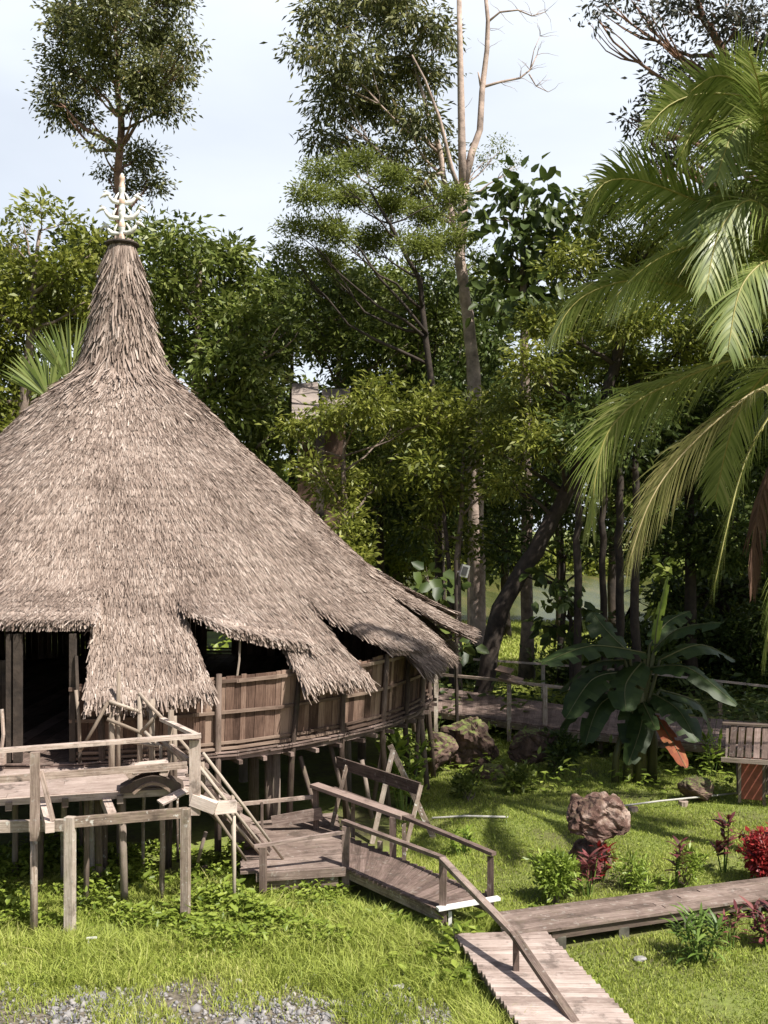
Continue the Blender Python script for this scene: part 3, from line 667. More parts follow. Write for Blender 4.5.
# front edge beams
A = PZ(70, 13.94, 1.58); B = PZ(185.5, 14.35, 1.60)
mb = MB(); mb.bar(A + Vector((.05, .02, 0)), B + Vector((.02, .02, 0)), .07, .14); mb.build('beam', M['postlichen'], plat)
mb = MB(); mb.bar(PZ(-60, 14.05, 1.47), PZ(64, 14.2, 1.47), .07, .16); mb.build('beam', M['postlichen'], plat)
for px_, Yq in ((47, 13.6), (112, 14.1)):   # outrigger joists sticking out
    mb = MB(); q0 = PZ(px_, Yq, 1.63); mb.bar(q0 + Vector((.04 if px_ < 60 else 0, 0, -.02)), q0 + bk * 1.2 + Vector((-.25, .2, 0)), .12, .14); mb.build('outrigger', M['rail'], plat)
# rear round posts holding the deck
for px, py, w in [(86, 905, .09), (92, 880, .1), (100, 893, .12), (105, 878, .09), (125, 905, .12), (161, 903, .09), (40, 890, .1), (118, 870, .07), (168, 868, .12), (178, 862, .05), (15, 880, .1), (82, 862, .06), (64, 888, .1), (143, 872, .06)]:
    post(px, py, 1.68, w, round_=True, dx=random.uniform(-.05, .05), mat=random.choice(['postlichen', 'post']))
# railing
mb = MB(); mb.bar(P(-60, 755, 13.75), P(201, 735.5, 14.55), .12, .055, up=(0, 0, 1)); mb.build('top_rail', M['rail'], plat)
mb = MB(); mb.bar(P(-60, 784, 13.8), P(187, 765, 14.57), .035, .10); mb.build('mid_rail', M['rail'], plat)
mb = MB(); q0 = P(35, 750, 13.78); mb.bar(Vector((q0.x, q0.y, 1.38)), q0 - Vector((0, 0, .03)), .12, .06, up=(0, 1, 0)); mb.build('rail_post', M['rail'], plat)
mb = MB(); q0 = P(195, 740, 14.6); mb.bar(Vector((q0.x, q0.y, 1.5)), q0, .15, .09, up=(0, 1, 0)); mb.build('rail_post', M['rail'], plat)
mb = MB(); mb.bar(P(41, 771, 13.83), P(53, 821, 13.66), .055, .05, up=(0, 1, 0)); mb.build('brace', M['rail'], plat)
mb = MB(); mb.bar(P(196, 735, 14.6), P(162, 719, 15.75), .09, .05); mb.build('side_rail', M['rail'], plat)
mb = MB(); mb.bar(P(188, 761, 14.7), P(166, 742, 15.75), .05, .09); mb.build('side_rail', M['rail'], plat)
# pole frame by the head of the steps
def pole(p1, p2, r=.028, parent=plat, mat='bamboo', name='pole'):
    mb = MB(); p1 = Vector(p1); p2 = Vector(p2); mid = p1.lerp(p2, .5) + Vector((random.uniform(-.02, .02), random.uniform(-.02, .02), random.uniform(-.01, .01)))
    mb.tube([p1, mid, p2], [r, r * .95, r * .9], 7); return mb.build(name, M[mat], parent, True)
for px, y0, y1, w in [(112, 700, 750, .055), (118.5, 672, 752, .035), (140, 696, 750, .045), (152, 699, 748, .05), (171, 710, 800, .05), (174.5, 716, 790, .04), (161, 745, 752, .03), (202, 762, 800, .045)]:
    Yq = 15.9 if px < 160 else 15.5
    q0 = P(px, y0, Yq); pole(Vector((q0.x, q0.y, 1.6)), q0, w)
for a in [(109, 701, 141, 712, 15.8, 15.9), (107, 719, 142, 733, 15.8, 15.9), (108, 702, 81, 750, 15.8, 15.7), (139, 693, 168, 724, 15.9, 15.7), (145, 732, 160, 746, 15.8, 15.6), (140, 733, 158, 712, 15.9, 15.8), (76, 690, 80, 752, 16.1, 16.0), (160, 738, 182, 760, 15.6, 15.2), (134, 742, 175, 748, 15.9, 15.7)]:
    pole(P(a[0], a[1], a[4]), P(a[2], a[3], a[5]), .03)

stool = empty('carved_log_stool', P(150, 788, 14.95), 'dark carved log stool with a pale plank lid standing on the veranda corner', 'stool')
def arch(mb, c, ax, up_, half, rise, wid, thk, t=.3, n=10):
    c = Vector(c); ax = Vector(ax).normalized(); up_ = Vector(up_); side = ax.cross(up_).normalized(); P_ = []
    for i in range(n + 1):
        u = -1 + 2 * i / n; P_.append(c + ax * half * u + up_ * (rise * (1 - u * u)))
    for i in range(n): mb.bar(P_[i], P_[i + 1], wid, thk, up=up_, t=t)
c0 = P(152, 789, 15.0); mb = MB()
mb2 = MB(); xs = np.linspace(-1, 1, 13); nn_ = len(mb2.v)
for sy in (-1, 1):
    for u in xs: 
        top = .24 - .17 * abs(u) ** 1.4; bot = .15 * (1 - min(1, (u / .55) ** 2)) if abs(u) < .55 else 0
        p_ = c0 + dv * .46 * u + bk * .16 * sy; mb2.v += [p_ + Vector((0, 0, bot)), p_ + Vector((0, 0, top))]
m_ = len(xs)
for i in range(m_ - 1):
    a, b_ = 2 * i, 2 * m_ + 2 * i
    for f in ((a, a + 2, a + 3, a + 1), (b_ + 1, b_ + 3, b_ + 2, b_), (a + 1, a + 3, b_ + 3, b_ + 1), (a, b_, b_ + 2, a + 2)): mb2.face(tuple(nn_ + x for x in f), [(0, 0), (1, 0), (1, 1), (0, 1)], .2)
for a in (0, 2 * (m_ - 1)):
    b_ = a + 2 * m_; mb2.face((a, a + 1, b_ + 1, b_), [(0, 0)] * 4, .2)
mb2.build('body', M['post'], stool)
mb = MB(); arch(mb, c0 - bk * .19, dv, Vector((0, 0, 1)), .27, .13, .05, .04, .8); mb.build('arch_trim', M['batten'], stool)
mb = MB(); mb.bar(c0 - dv * .28 + Vector((0, 0, .33)), c0 + dv * .24 + Vector((0, 0, .35)), .34, .09, jit=.1)
mb.bar(c0 - dv * .36 + Vector((0, 0, .24)) , c0 - dv * .22 + Vector((0, 0, .34)), .3, .12, jit=.1); mb.bar(c0 + dv * .16 + Vector((0, 0, .22)), c0 + dv * .20 + Vector((0, 0, .33)), .3, .12); mb.build('lid', M['rail'], stool)
pl_ = MB(); pl_.bar(P(160, 803, 14.6), P(186, 790, 14.95), .14, .03, roll=.3)
lp = pl_.build('loose_plank', M['deckpale'], None); tag(lp, 'short splintered plank lying at the right end of the veranda edge', 'plank')

# ------------------------------------------------------------------ steps from the veranda down to the landing
steps = empty('wooden_steps', PZ(240, 15.6, 0), 'dark zigzag wooden steps with thin pole handrails leading down from the veranda', 'stairs')
LZ = .45
top = Vector((-2.75, 15.45, 1.72)); bot = PZ(268, 16.1, LZ + .02); sd = (bot - top); hd = Vector((sd.x, sd.y, 0)).normalized(); sw = Vector((-hd.y, hd.x, 0))
for s_ in (0, .85):
    mb = MB(); nst = 6
    mb.bar(top + sw * s_ - Vector((0, 0, .12)), bot + sw * s_ - Vector((0, 0, .02)), .05, .16)
    for i in range(nst):
        q0 = top.lerp(bot, (i + .75) / nst) + sw * s_; mb.bar(q0 + Vector((0, 0, -.10)), q0 + Vector((0, 0, .10)), .05, .14, up=hd)
    mb.build('stringer', M['redwood'], steps)
for i in range(6):
    q0 = top.lerp(bot, (i + .75) / 6) + Vector((0, 0, .10)); mb = MB(); mb.bar(q0 - sw * .03, q0 + sw * .92, .24, .035, roll=0); mb.build('tread', M['deck'], steps)
for a in [(203, 753, 14.9, 283, 859, 15.8), (192, 757, 15.3, 270, 856, 16.0), (188, 752, 15.6, 262, 838, 16.5), (200, 782, 15.0, 262, 856, 15.9), (176, 735, 15.6, 232, 800, 16.2), (205, 800, 14.9, 246, 860, 15.4)]:
    pole(P(a[0], a[1], a[2]), P(a[3], a[4], a[5]), .026, steps, 'bamboo', 'handrail')
pole(P(233, 795, 15.5), PZ(233, 15.5, .45), .03, steps, 'bamboo', 'rail_post'); pole(P(206, 832, 15.2), P(198, 862, 15.2), .03, steps, 'post', 'rail_post')
mb = MB(); mb.bar(P(192, 799, 14.6), P(216, 808, 14.55), .12, .17); mb.bar(P(214, 808, 14.62), P(236, 806, 14.75), .12, .17); mb.build('bracket_beam', M['rail'], steps)

# ------------------------------------------------------------------ landing and walkway
land = empty('landing_boardwalk', PZ(330, 16, 0), 'low brown plank landing and walkway with handrails leading away from the house steps', 'boardwalk')
def plank_quad(mb, a, b, c, d, n, thk=.035, gap=.03, across=True, jit=.02):
    """planks laid across a quad a-b (start edge near->far), d-c (end edge near->far); planks parallel to a-b"""
    a, b, c, d = map(Vector, (a, b, c, d))
    for i in range(n):
        t0 = i / n; t1 = (i + 1) / n - gap / n * 1.0; tm = (t0 + t1) / 2
        p_ = a.lerp(d, tm); q_ = b.lerp(c, tm); w = ((a.lerp(d, t1) - a.lerp(d, t0)).length + (b.lerp(c, t1) - b.lerp(c, t0)).length) / 2
        e = (q_ - p_).normalized(); mb.bar(p_ - e * random.uniform(0, jit) - Vector((0, 0, thk / 2 + random.uniform(0, .006))), q_ + e * random.uniform(0, jit) - Vector((0, 0, thk / 2)), w * .98, thk, t=random.uniform(.25, .72))
la, lb, lc, ld = G(243, 868, LZ), G(344, 866, LZ), G(351, 834, LZ), G(262, 824, LZ)
lb2 = G(346, 862, LZ)
mb = MB(); plank_quad(mb, G(240, 872, LZ), G(345, 866, LZ), G(336, 812, LZ), G(250, 822, LZ), 15); mb.build('landing_deck', M['deck'], land)
mb = MB(); mb.bar(G(256, 874, LZ) - Vector((0, 0, .05)), G(346, 868, LZ) - Vector((0, 0, .05)), .05, .13)
mb.build('fascia', M['deck'], land)
wa, wb, wc, wd = G(344, 866, LZ), G(342, 834, LZ), G(491, 896, .40), G(437, 908, .40)
mb = MB(); plank_quad(mb, wa + Vector((.02, 0, 0)), wb, wc, wd, 20, gap=.06, jit=.03); mb.build('walkway_deck', M['redwood'], land)
mb = MB()
for f in (.08, .92):
    a = wa.lerp(wb, f) - Vector((0, 0, .12)); b_ = wd.lerp(wc, f) - Vector((0, 0, .12)); mb.bar(a, b_, .08, .15)
mb.bar(G(262, 885, .25), G(338, 880, .25), .06, .16); mb.build_each('bearer', M['postlichen'], land)
for px, py, z in [(205, 885, 0), (262, 890, 0), (300, 884, 0), (335, 878, 0), (400, 893, 0), (438, 925, 0), (488, 912, 0), (380, 860, 0), (345, 845, 0)]:
    q0 = G(px, py); 
    if q0.y < 13.9: q0.y = 14.0
    mb = MB(); mb.tube([q0 - Vector((0, 0, .1)), q0 + Vector((0, 0, .32 if px != 205 else .3))], .05, 7); mb.build('stub_post', M['post'], land)
# near rail
def vpost(px, pytop, Y, zb, w=.09, mat='redwood', parent=land, name='rail_post'):
    q0 = P(px, pytop, Y); mb = MB(); mb.bar(Vector((q0.x, q0.y, zb)), q0, w, w * .8, up=(.2, 1, 0), jit=.05); return mb.build(name, M[mat], parent)
vpost(346, 826, 15.5, .1, .11); vpost(443, 861, 13.95, .15, .10); vpost(228 / 768 * 280 + 180, 847, 15.1, .2, .10); vpost(490.5, 857, 14.35, .25, .09); vpost(393, 817, 16.0, .15, .10)
vpost(316, 790, 17.4, .35, .09)
mb = MB(); mb.bar(P(343, 821, 15.6), P(444, 858.5, 13.93), .09, .05); mb.build('handrail', M['redwood'], land)
mb = MB(); mb.bar(P(314, 785, 17.45), P(405, 817, 15.95), .20, .06); mb.bar(P(404, 816.6, 15.93), P(494, 854, 14.3), .09, .05); mb.build('handrail', M['redwood'], land)
mb = MB(); mb.bar(P(254, 846.5, 15.1), P(345, 832, 15.5), .07, .045); mb.build('handrail', M['deckpale'], land)
mb = MB(); mb.bar(P(236, 804.5, 17.4), P(316, 796.5, 17.5), .06, .06); mb.build('handrail', M['rail'], land)
mb = MB(); mb.bar(P(272, 822, 17.3), P(322, 813, 17.3), .04, .20); mb.build('kick_board', M['deckpale'], land)
vpost(262, 802, 17.4, .3, .04, 'post'); vpost(241, 802, 17.4, .3, .04, 'post')
mb = MB(); mb.bar(P(437.5, 909, 13.85), P(499, 898, 14.2), .10, .04); mb.build('end_board', M['whitepaint'], land)
mb = MB(); mb.bar(P(450, 908, 14.0) - Vector((0, 0, .05)), PZ(450, 14.0, .0), .05, .05); mb.build('stub_post', M['whitepaint'], land)

bench = empty('plank_bench', PZ(372, 17, 0), 'old plank bench with a leaning backrest beside the landing railing', 'bench')
mb = MB(); mb.bar(P(337, 762, 17.9), P(420, 789, 16.6), .04, .20, jit=.05); mb.build('backrest', M['redwood'], bench)
mb = MB(); mb.bar(P(330, 789, 17.55), P(409, 818, 16.2), .24, .04); mb.build('seat', M['redwood'], bench)
for (a, b_, Y) in [((347, 765), (331, 829), 17.75), ((421, 785), (405, 850), 16.55)]:
    mb = MB(); q0 = P(*a, Y); q1 = P(*b_, Y - .2); k_ = (q1.z + .05) / (q0.z - q1.z); mb.bar(q0, q1, .07, .10, up=(0, 1, 0)); mb.build('leg', M['postlichen'], bench)
for px, Y in ((353, 17.2), (404, 16.2)): mb = MB(); mb.bar(PZ(px, Y, .0), PZ(px, Y, .98 if px < 400 else .9), .07, .07); mb.build('leg', M['postlichen'], bench)
# leaning timbers behind the bench
mb = MB(); mb.bar(P(390, 745, 18.6), PZ(434, 18.3, 0), .10, .05, up=(0, 1, 0)); lt = mb.build('leaning_timber', M['postlichen'], None); tag(lt, 'long grey board leaning right behind the bench down to the lawn', 'board')
mb = MB(); mb.bar(P(393, 750, 18.2), PZ(372, 18.0, 0), .09, .05, up=(0, 1, 0)); lt = mb.build('leaning_timber', M['postlichen'], None); tag(lt, 'grey board leaning left against the house behind the bench', 'board')

# ------------------------------------------------------------------ ramp and side boardwalk
RZ = .30
ramp_ = empty('sloping_boardwalk', PZ(520, 12.2, 0), 'pale cross plank boardwalk running forward with one long sloping handrail', 'boardwalk')
a, b_ = G(455, 933, RZ), G(545, 931, RZ); dirL = (G(517, 1020, RZ) - a); dirR = (G(635, 1024, RZ) - b_)
mb = MB(); plank_quad(mb, a, b_, b_ + dirR * 1.9, a + dirL * 1.9, 40, gap=.05, jit=.03); mb.build('deck', M['deckpale'], ramp_)
mb = MB()
for f in (.05, .95): mb.bar(a.lerp(b_, f) - Vector((0, 0, .09)), (a + dirL * 1.9).lerp(b_ + dirR * 1.9, f) - Vector((0, 0, .09)), .07, .11)
mb.build_each('bearer', M['post'], ramp_)
h0 = P(442, 859, 13.9); h1 = P(513, 933, 12.25); h2 = P(577, 1026, 10.9)
mb = MB(); mb.bar(h0, h1, .10, .06); mb.bar(h1, h2 + (h2 - h1) * .8, .10, .06); mb.build('handrail', M['deck'], ramp_)
mb = MB(); q0 = P(516, 938, 12.2); mb.bar(Vector((q0.x, q0.y, .1)), q0, .07, .08); mb.build('rail_post', M['redwood'], ramp_)
mb = MB(); q0 = h2 + (h2 - h1) * .75; mb.bar(Vector((q0.x, q0.y, .1)), q0, .07, .08); mb.build('rail_post', M['redwood'], ramp_)
side = empty('garden_boardwalk', PZ(640, 14.4, 0), 'low plank boardwalk of long boards running right through the garden', 'boardwalk')
e1 = G(545, 930, RZ); a, b_ = e1, G(500, 912, RZ); c, d = G(768, 877, RZ), G(768, 897, RZ)
Lw = (d - e1); c = c + (c - b_) * 1.05; d = d + Lw * 1.25
mb = MB(); nrow = 6
for i in range(nrow):
    f = (i + .5) / nrow; p_ = a.lerp(b_, f); q_ = d.lerp(c, f); cuts = sorted([0] + [random.uniform(.25, .8) for _ in range(1)] + [1])
    p_ = p_ - (q_ - p_).normalized() * (.05 + .55 * (1 - f))
    for t0, t1 in zip(cuts, cuts[1:]): mb.bar(p_.lerp(q_, t0 + .001) - Vector((0, 0, .018 + random.uniform(0, .006))), p_.lerp(q_, t1 - .001) - Vector((0, 0, .018 + random.uniform(0, .01))), .142, .035, t=random.uniform(.25, .7))
sdk = mb.build('deck', M['deck'], side); sdk.location.z += .006
mb = MB(); mb.bar(e1 + Vector((.1, .10, -.1)), d - Vector((0, -.10, .1)), .06, .12); mb.bar(b_ + Vector((0, -.1, -.1)), c - Vector((0, .1, .1)), .06, .12); mb.build_each('bearer', M['post'], side)
for f in (.03, .15, .28, .42, .6, .8, .95):
    q0 = e1.lerp(d, f) + Vector((0, .08, 0)); mb = MB(); mb.bar(Vector((q0.x, q0.y, -.05)), q0 - Vector((0, 0, .14)), .14, .12); mb.build('footing', M['concrete'], side)

# ------------------------------------------------------------------ rear boardwalk
rear = empty('rear_boardwalk', (4, 30, 0), 'dark raised boardwalk with thin railings crossing behind the boulders and banana plant', 'boardwalk')
def rw(px, py): return G(px, py, .62)
a, b_ = rw(415, 707), rw(415, 684); c, d = rw(572, 706), rw(566, 729)
mb = MB(); plank_quad(mb, a, b_, c, d, 30, gap=.05); plank_quad(mb, d, c, rw(900, 735), rw(900, 765), 50, gap=.05); mb.build('deck', M['redwood'], rear)
mb = MB(); mb.bar(a - Vector((0, 0, .12)), d - Vector((0, 0, .12)), .1, .16); mb.bar(d - Vector((0, 0, .12)), rw(900, 765) - Vector((0, 0, .12)), .1, .16); mb.build_each('bearer', M['postlichen'], rear)
mb = MB(); mb.bar(P(425, 673, 27.5), P(510, 681, 26.2), .07, .07); mb.bar(P(505, 681, 26.2), P(600, 692, 25.2), .07, .07); mb.build('handrail', M['rail'], rear)
mb = MB(); mb.bar(P(440, 657, 33), P(600, 668, 31.5), .06, .06); mb.bar(P(600, 668, 31.5), P(800, 690, 29), .06, .06); mb.build('handrail', M['rail'], rear)
mb = MB(); mb.bar(P(500, 676, 26.3), P(522, 682, 26.1), .35, .05, roll=.3); mb.bar(P(497, 668, 26.3), P(512, 672, 26.1), .3, .04, roll=.3); mb.build_each('rail_cap', M['batten'], rear)
for px, py0, Y in [(509, 678, 26.2), (436, 672, 27.3), (545, 686, 25.7), (543, 662, 32.2), (607, 668, 31.4), (720, 682, 30), (600, 692, 25.2)]:
    q0 = P(px, py0, Y); mb = MB(); mb.bar(Vector((q0.x, q0.y, -.1)), q0, .11, .11, up=(0, 1, 0)); mb.build('rail_post', M['postlichen'], rear)

# ------------------------------------------------------------------ little roofed shelter at the right
hut = empty('small_roofed_bin', PZ(755, 20.6, 0), 'small red brown wooden bin house with a slatted gable roof at the right edge', 'bin house')
hb = Vector((0, 0, 0)); x0, x1 = PZ(738, 20.4, 0).x, PZ(761, 20.4, 0).x
y0 = 20.4; ang = -.10
mb = MB(); mb.bar((x0, y0, .05), (x0, y0, 1.02), .06, .06); mb.bar((x1, y0 + .02, .0), (x1, y0 + .02, 1.0), .06, .06); mb.bar((x0, y0 + .8, .0), (x0, y0 + .8, 1.0), .06, .06); mb.bar((x1 + .62, y0 + .1, .0), (x1 + .62, y0 + .1, 1.0), .06, .06); mb.bar((x1 + .62, y0 + .85, 0), (x1 + .62, y0 + .85, 1.0), .06, .06); mb.build_each('corner_post', M['post'], hut)
mb = MB(); mb.bar(((x0 + x1) / 2, y0 + .01, .12), ((x0 + x1) / 2, y0 + .01, .98), (x1 - x0) - .06, .03, up=(0, 1, 0))
mb.bar((x0 + .01, y0 + .4, .12), (x0 + .01, y0 + .4, .98), .72, .03, up=(1, 0, 0)); mb.build_each('panel', M['hutred'], hut)
mb = MB(); mb.bar((x1 + .32, y0 + .5, .12), (x1 + .32, y0 + .5, .98), .5, .03, up=(0, 1, 0)); mb.build('inner_panel', M['post'], hut)
mb = MB(); rz0, rz1 = 1.03, 1.55
for i in range(11):
    xx = x0 - .16 + i * .155; mb.bar((xx, y0 - .28, rz0), (xx + .07, y0 + .38, rz1), .115, .03)
    mb.bar((xx + .07, y0 + .42, rz1), (xx, y0 + 1.08, rz0), .115, .03)
mb.build('roof_slat', M['redwood'], hut); hut.rotation_euler.z = -R(17); hut.location.x += .12
mb = MB(); mb.bar((x0 - .25, y0 - .30, rz0 - .06), (x1 + 1.1, y0 - .30, rz0 - .06), .06, .09); mb.bar((x0 - .2, y0 + .40, rz1 + .03), (x1 + 1.1, y0 + .40, rz1 + .03), .16, .04)
mb.bar((x0 - .14, y0 - .25, rz0 - .07), (x0 - .1, y0 + .40, rz1 - .06), .05, .07); mb.build_each('roof_frame', M['post'], hut)

# pale poles lying on blocks
def lying(name, pts, r, label, mat='pipe', cat='pole'):
    mb = MB(); mb.tube(pts, r, 6); o = mb.build(name, M[mat], None, True); return tag(o, label, cat)
lying('fallen_pole', [G(621, 806, .12), G(660, 801, .16), G(700, 797, .14), G(737, 793, .10)], .02, 'long pale pole lying over the lawn towards the small red hut')
lying('fallen_pole', [G(432, 818, .05), G(465, 816, .06), G(508, 817, .04)], .022, 'thin grey pole lying on the grass right of the bench')
for px, py in ((683, 806), (633, 812)):
    q0 = G(px, py); mb = MB(); mb.tube([q0 - Vector((0, 0, .05)), q0 + Vector((0, 0, .10))], .10, 9, wob=.1); o = mb.build('wood_block', M['rail'], None); tag(o, 'short sawn block under the long pale pole, %s' % ('nearer the red hut' if px > 650 else 'at its left end'), 'wood block')
q0 = G(445 / 768 * 260 * .6 + 0, 949); q0 = G(88, 950)
mb = MB(); mb.bar(q0 - Vector((0, 0, .05)), q0 + Vector((.01, 0, .16)), .02, .02); mb.bar(q0 + Vector((-.02, 0, .16)), q0 + Vector((.12, 0, .17)), .025, .02); o = mb.build('garden_peg', M['whitepaint'], None); tag(o, 'small white tee shaped peg standing in the grass before the veranda posts', 'peg')

# floodlight
flo = empty('floodlight', PZ(458, 27, 0), 'grey floodlight on a thin pole right of the roof tip', 'floodlight')
mb = MB(); mb.tube([PZ(457, 27, 0), P(456, 560, 27)], .05, 8); mb.build('pole', M['barkdark'], flo)
mb = MB(); c0 = P(464, 571, 26.8); mb.bar(c0 + Vector((-.02, .12, -.16)), c0 + Vector((.06, .12, .16)), .22, .12, up=(.3, -1, 0)); hd_ = mb.build('lamp_housing', M['metal'], flo)
mb = MB(); mb.bar(c0 + Vector((-.01, .045, -.11)), c0 + Vector((.055, .045, .11)), .15, .02, up=(.3, -1, 0)); mb.build('lens', M['darkmetal'], hd_)
mb = MB(); mb.bar(P(456, 572, 27), c0 + Vector((0, .15, 0)), .04, .04); mb.build('bracket', M['metal'], flo)

# ------------------------------------------------------------------ rocks
def rock(name, c, size, mat, label, seed, rough=.35, ridge=.5, sub=5, cat='boulder', parent=None):
    import bmesh
    r_ = random.Random(seed * 13 + 1); sv = Vector((seed * 3.7, seed * 1.3, seed)); bm = bmesh.new()
    npt = 15 if ridge > .9 else (22 if sub > 3 else 14)
    for i in range(npt):   # a broken block: hull of scattered points, roughened
        d = Vector((r_.gauss(0, 1), r_.gauss(0, 1), r_.gauss(0, 1))).normalized(); k = r_.uniform(.82, 1.12); bm.verts.new((d.x * size[0] * k, d.y * size[1] * k, d.z * size[2] * k))
    h = bmesh.ops.convex_hull(bm, input=bm.verts); bmesh.ops.delete(bm, geom=list({g for g in h['geom_interior'] + h['geom_unused'] if isinstance(g, bmesh.types.BMVert)}), context='VERTS')
    bmesh.ops.triangulate(bm, faces=bm.faces)
    if sub > 3 or name != 'coconut':
        bmesh.ops.subdivide_edges(bm, edges=bm.edges, cuts=9 if sub > 3 else 2, use_grid_fill=True)
        bmesh.ops.smooth_vert(bm, verts=bm.verts, factor=.5, use_axis_x=True, use_axis_y=True, use_axis_z=True); bm.normal_update(); sm_ = min(size)
        for _ in range(2): bmesh.ops.smooth_vert(bm, verts=bm.verts, factor=.4, use_axis_x=True, use_axis_y=True, use_axis_z=True)
        disp = []
        for v in bm.verts:
            q = v.co / sm_; vd = noise.voronoi(q * 1.1 + sv)[0]; disp.append(sm_ * (.12 * rough * noise.fractal(q * 1.6 + sv, 1, 2, 5) * 3 - .16 * ridge * math.exp(-((vd[1] - vd[0]) / .10) ** 2) + .05 * noise.noise(q * 7 + sv)))
        for v, dd in zip(bm.verts, disp): v.co += v.normal * dd
    me = bpy.data.meshes.new(name); bm.to_mesh(me); bm.free(); me.materials.append(mat); me.polygons.foreach_set('use_smooth', np.full(len(me.polygons), name == 'coconut'))
    o = bpy.data.objects.new(name, me); COL.objects.link(o); o.location = c
    if parent is None: tag(o, label, cat)
    return o
rock('boulder', P(597, 819, 16.4), (.58, .50, .45), M['rock'], 'rugged red brown boulder perched on a smaller stone in the lawn', 21, .42, .75)
rock('base_stone', P(588, 853, 16.6), (.42, .38, .36), M['rock'], 'smaller dark stone underneath the perched lawn boulder', 5)
rock('boulder', P(470, 744, 23.6), (.70, .6, .72), M['mossrock'], 'tall leaning boulder with yellow green moss on its top', 6, .4)
rock('boulder', P(437, 750, 23.2), (.56, .5, .5), M['mossrock'], 'rounded dark boulder left of the tall mossy one', 8, .25)
rock('boulder', P(534, 748, 23.2), (.62, .5, .5), M['mossrock'], 'dark round boulder right of the tall mossy one under the boardwalk', 9, .25)
rock('boulder', P(490, 776, 22.8), (.5, .4, .3), M['mossrock'], 'low dark boulder in front of the tall mossy one', 12, .25)
rock('tree_stump', P(697, 790, 20.8), (.42, .35, .30), M['mossrock'], 'low mossy stump at the end of the pale pole beside the red hut', 14, .3, cat='stump')

# ------------------------------------------------------------------ plants
def strip_leaf(base, dirv, L, w, bendg, nseg=5, rs=None, roll=0.0, taper='lance'):
    """one long blade as a strip bending with gravity; returns verts, quads"""
    p = Vector(base); d = Vector(dirv).normalized(); V = []; Q = []
    for i in range(nseg + 1):
        t = i / nseg
        ww = w * (math.sin(math.pi * min(1, (t * .9 + .1))) ** .7 if taper == 'lance' else (1 - t) ** .6 + .02)
        s = d.cross(Vector((0, 0, 1)));
        if s.length < .05: s = Vector((1, 0, 0))
        s.normalize(); s = Matrix.Rotation(roll, 3, d) @ s
        V += [p - s * ww / 2, p + s * ww / 2]
        p = p + d * (L / nseg); d = (d + Vector((0, 0, -bendg / nseg))).normalized()
    for i in range(nseg): Q.append((2 * i, 2 * i + 1, 2 * i + 3, 2 * i + 2))
    return V, Q
def rosette_plant(name, label, cat, base, stems, leafL, leafW, nleaf, mat, bendg=1.0, group=None, stemmat='shrubdark', seed=0, upness=.9):
    rs = random.Random(seed); root = empty(name, base, label, cat, group); SM = MB(); V = []; Q = []; T = []
    for (dx, dy, h, hl) in stems:
        b0 = Vector(base) + Vector((dx * .3, dy * .3, -.02)); t0 = Vector(base) + Vector((dx, dy, h)); SM.tube([b0, b0.lerp(t0, .5) + Vector((rs.uniform(-.02, .02), 0, 0)), t0], [.014, .012, .009], 5)
        for i in range(nleaf):
            f = rs.random() ** .7; pz = t0 - Vector((0, 0, hl * (1 - f))); a = rs.uniform(0, 6.283); el = upness * f + rs.uniform(-.1, .4)
            d = Vector((math.cos(a), math.sin(a), el)); v, q = strip_leaf(pz, d, leafL * rs.uniform(.65, 1.2), leafW * rs.uniform(.8, 1.2), bendg * rs.uniform(.5, 1.3), 4, roll=rs.uniform(-.3, .3))
            o = len(V); V += v; Q += [tuple(x + o for x in qq) for qq in q]; t = min(1, max(0, rs.gauss(.45, .22))); T += [t] * len(q)
    mesh_np('foliage', np.array([tuple(v) for v in V]), np.array(Q), tint_q=np.array(T), mat=M[mat], parent=root)
    SM.build('stem', M[stemmat], root); return root
def bush(name, label, cat, c, r, leaf, mat, dens=2.2, seed=0, squash=1.0, twig=.06, group=None, stems=5, base=None):
    rs = np.random.default_rng(seed); c = Vector(c); base = Vector((c.x, c.y, 0)) if base is None else Vector(base); root = empty(name, base, label, cat, group)
    cl = [(tuple(c + Vector(unit(rs.normal(size=3))) * r * .45), r * .62) for _ in range(6)]
    pos, dr, ti = crown_points(cl, dens / 2.2, leaf[0], leaf[1], rs, 9, twig, squash, .45, -.15); ok = pos[:, 2] > .02; pos, dr, ti = pos[ok], dr[ok], ti[ok]
    sc = rs.uniform(.7, 1.3, len(pos)); V, Q = leaf_mesh(pos, dr, leaf[0] * sc, leaf[1] * sc, .5, rs); mesh_np('foliage', V, Q, tint_q=ti, mat=M[mat], parent=root)
    mb = MB()
    for i in range(stems): e = c + Vector(rs.normal(size=3)) * r * .4; mb.tube([base + Vector((rs.normal() * .04, rs.normal() * .04, -.03)), base.lerp(e, .5) + Vector((rs.normal() * .04, 0, 0)), e], [.02, .014, .008], 5)
    mb.build('stem', M['bark'], root); return root
def stems_(n, spread, h, hl, rs):
    return [(rs.uniform(-spread, spread), rs.uniform(-spread, spread), h * rs.uniform(.65, 1.05), hl * rs.uniform(.8, 1.1)) for _ in range(n)]
r1 = random.Random(5)
bush('garden_shrub', 'round bright green shrub beside the garden boardwalk junction, left of the perched boulder', 'shrub', G(555, 903) + Vector((0, 0, .42)), .33, (.10, .035), 'shrub', 7, 11, 1.25)
rosette_plant('ti_plant', 'purple red ti plant with several stems in front of the perched boulder', 'ti plant', G(588, 897), stems_(5, .18, .62, .30, r1), .24, .05, 16, 'purple', .7, seed=1)
rosette_plant('ti_plant', 'crimson leaved ti plant touching the left foot of the perched boulder', 'ti plant', G(602, 880), stems_(3, .12, .55, .25, r1), .22, .05, 16, 'redleaf', .7, seed=2)
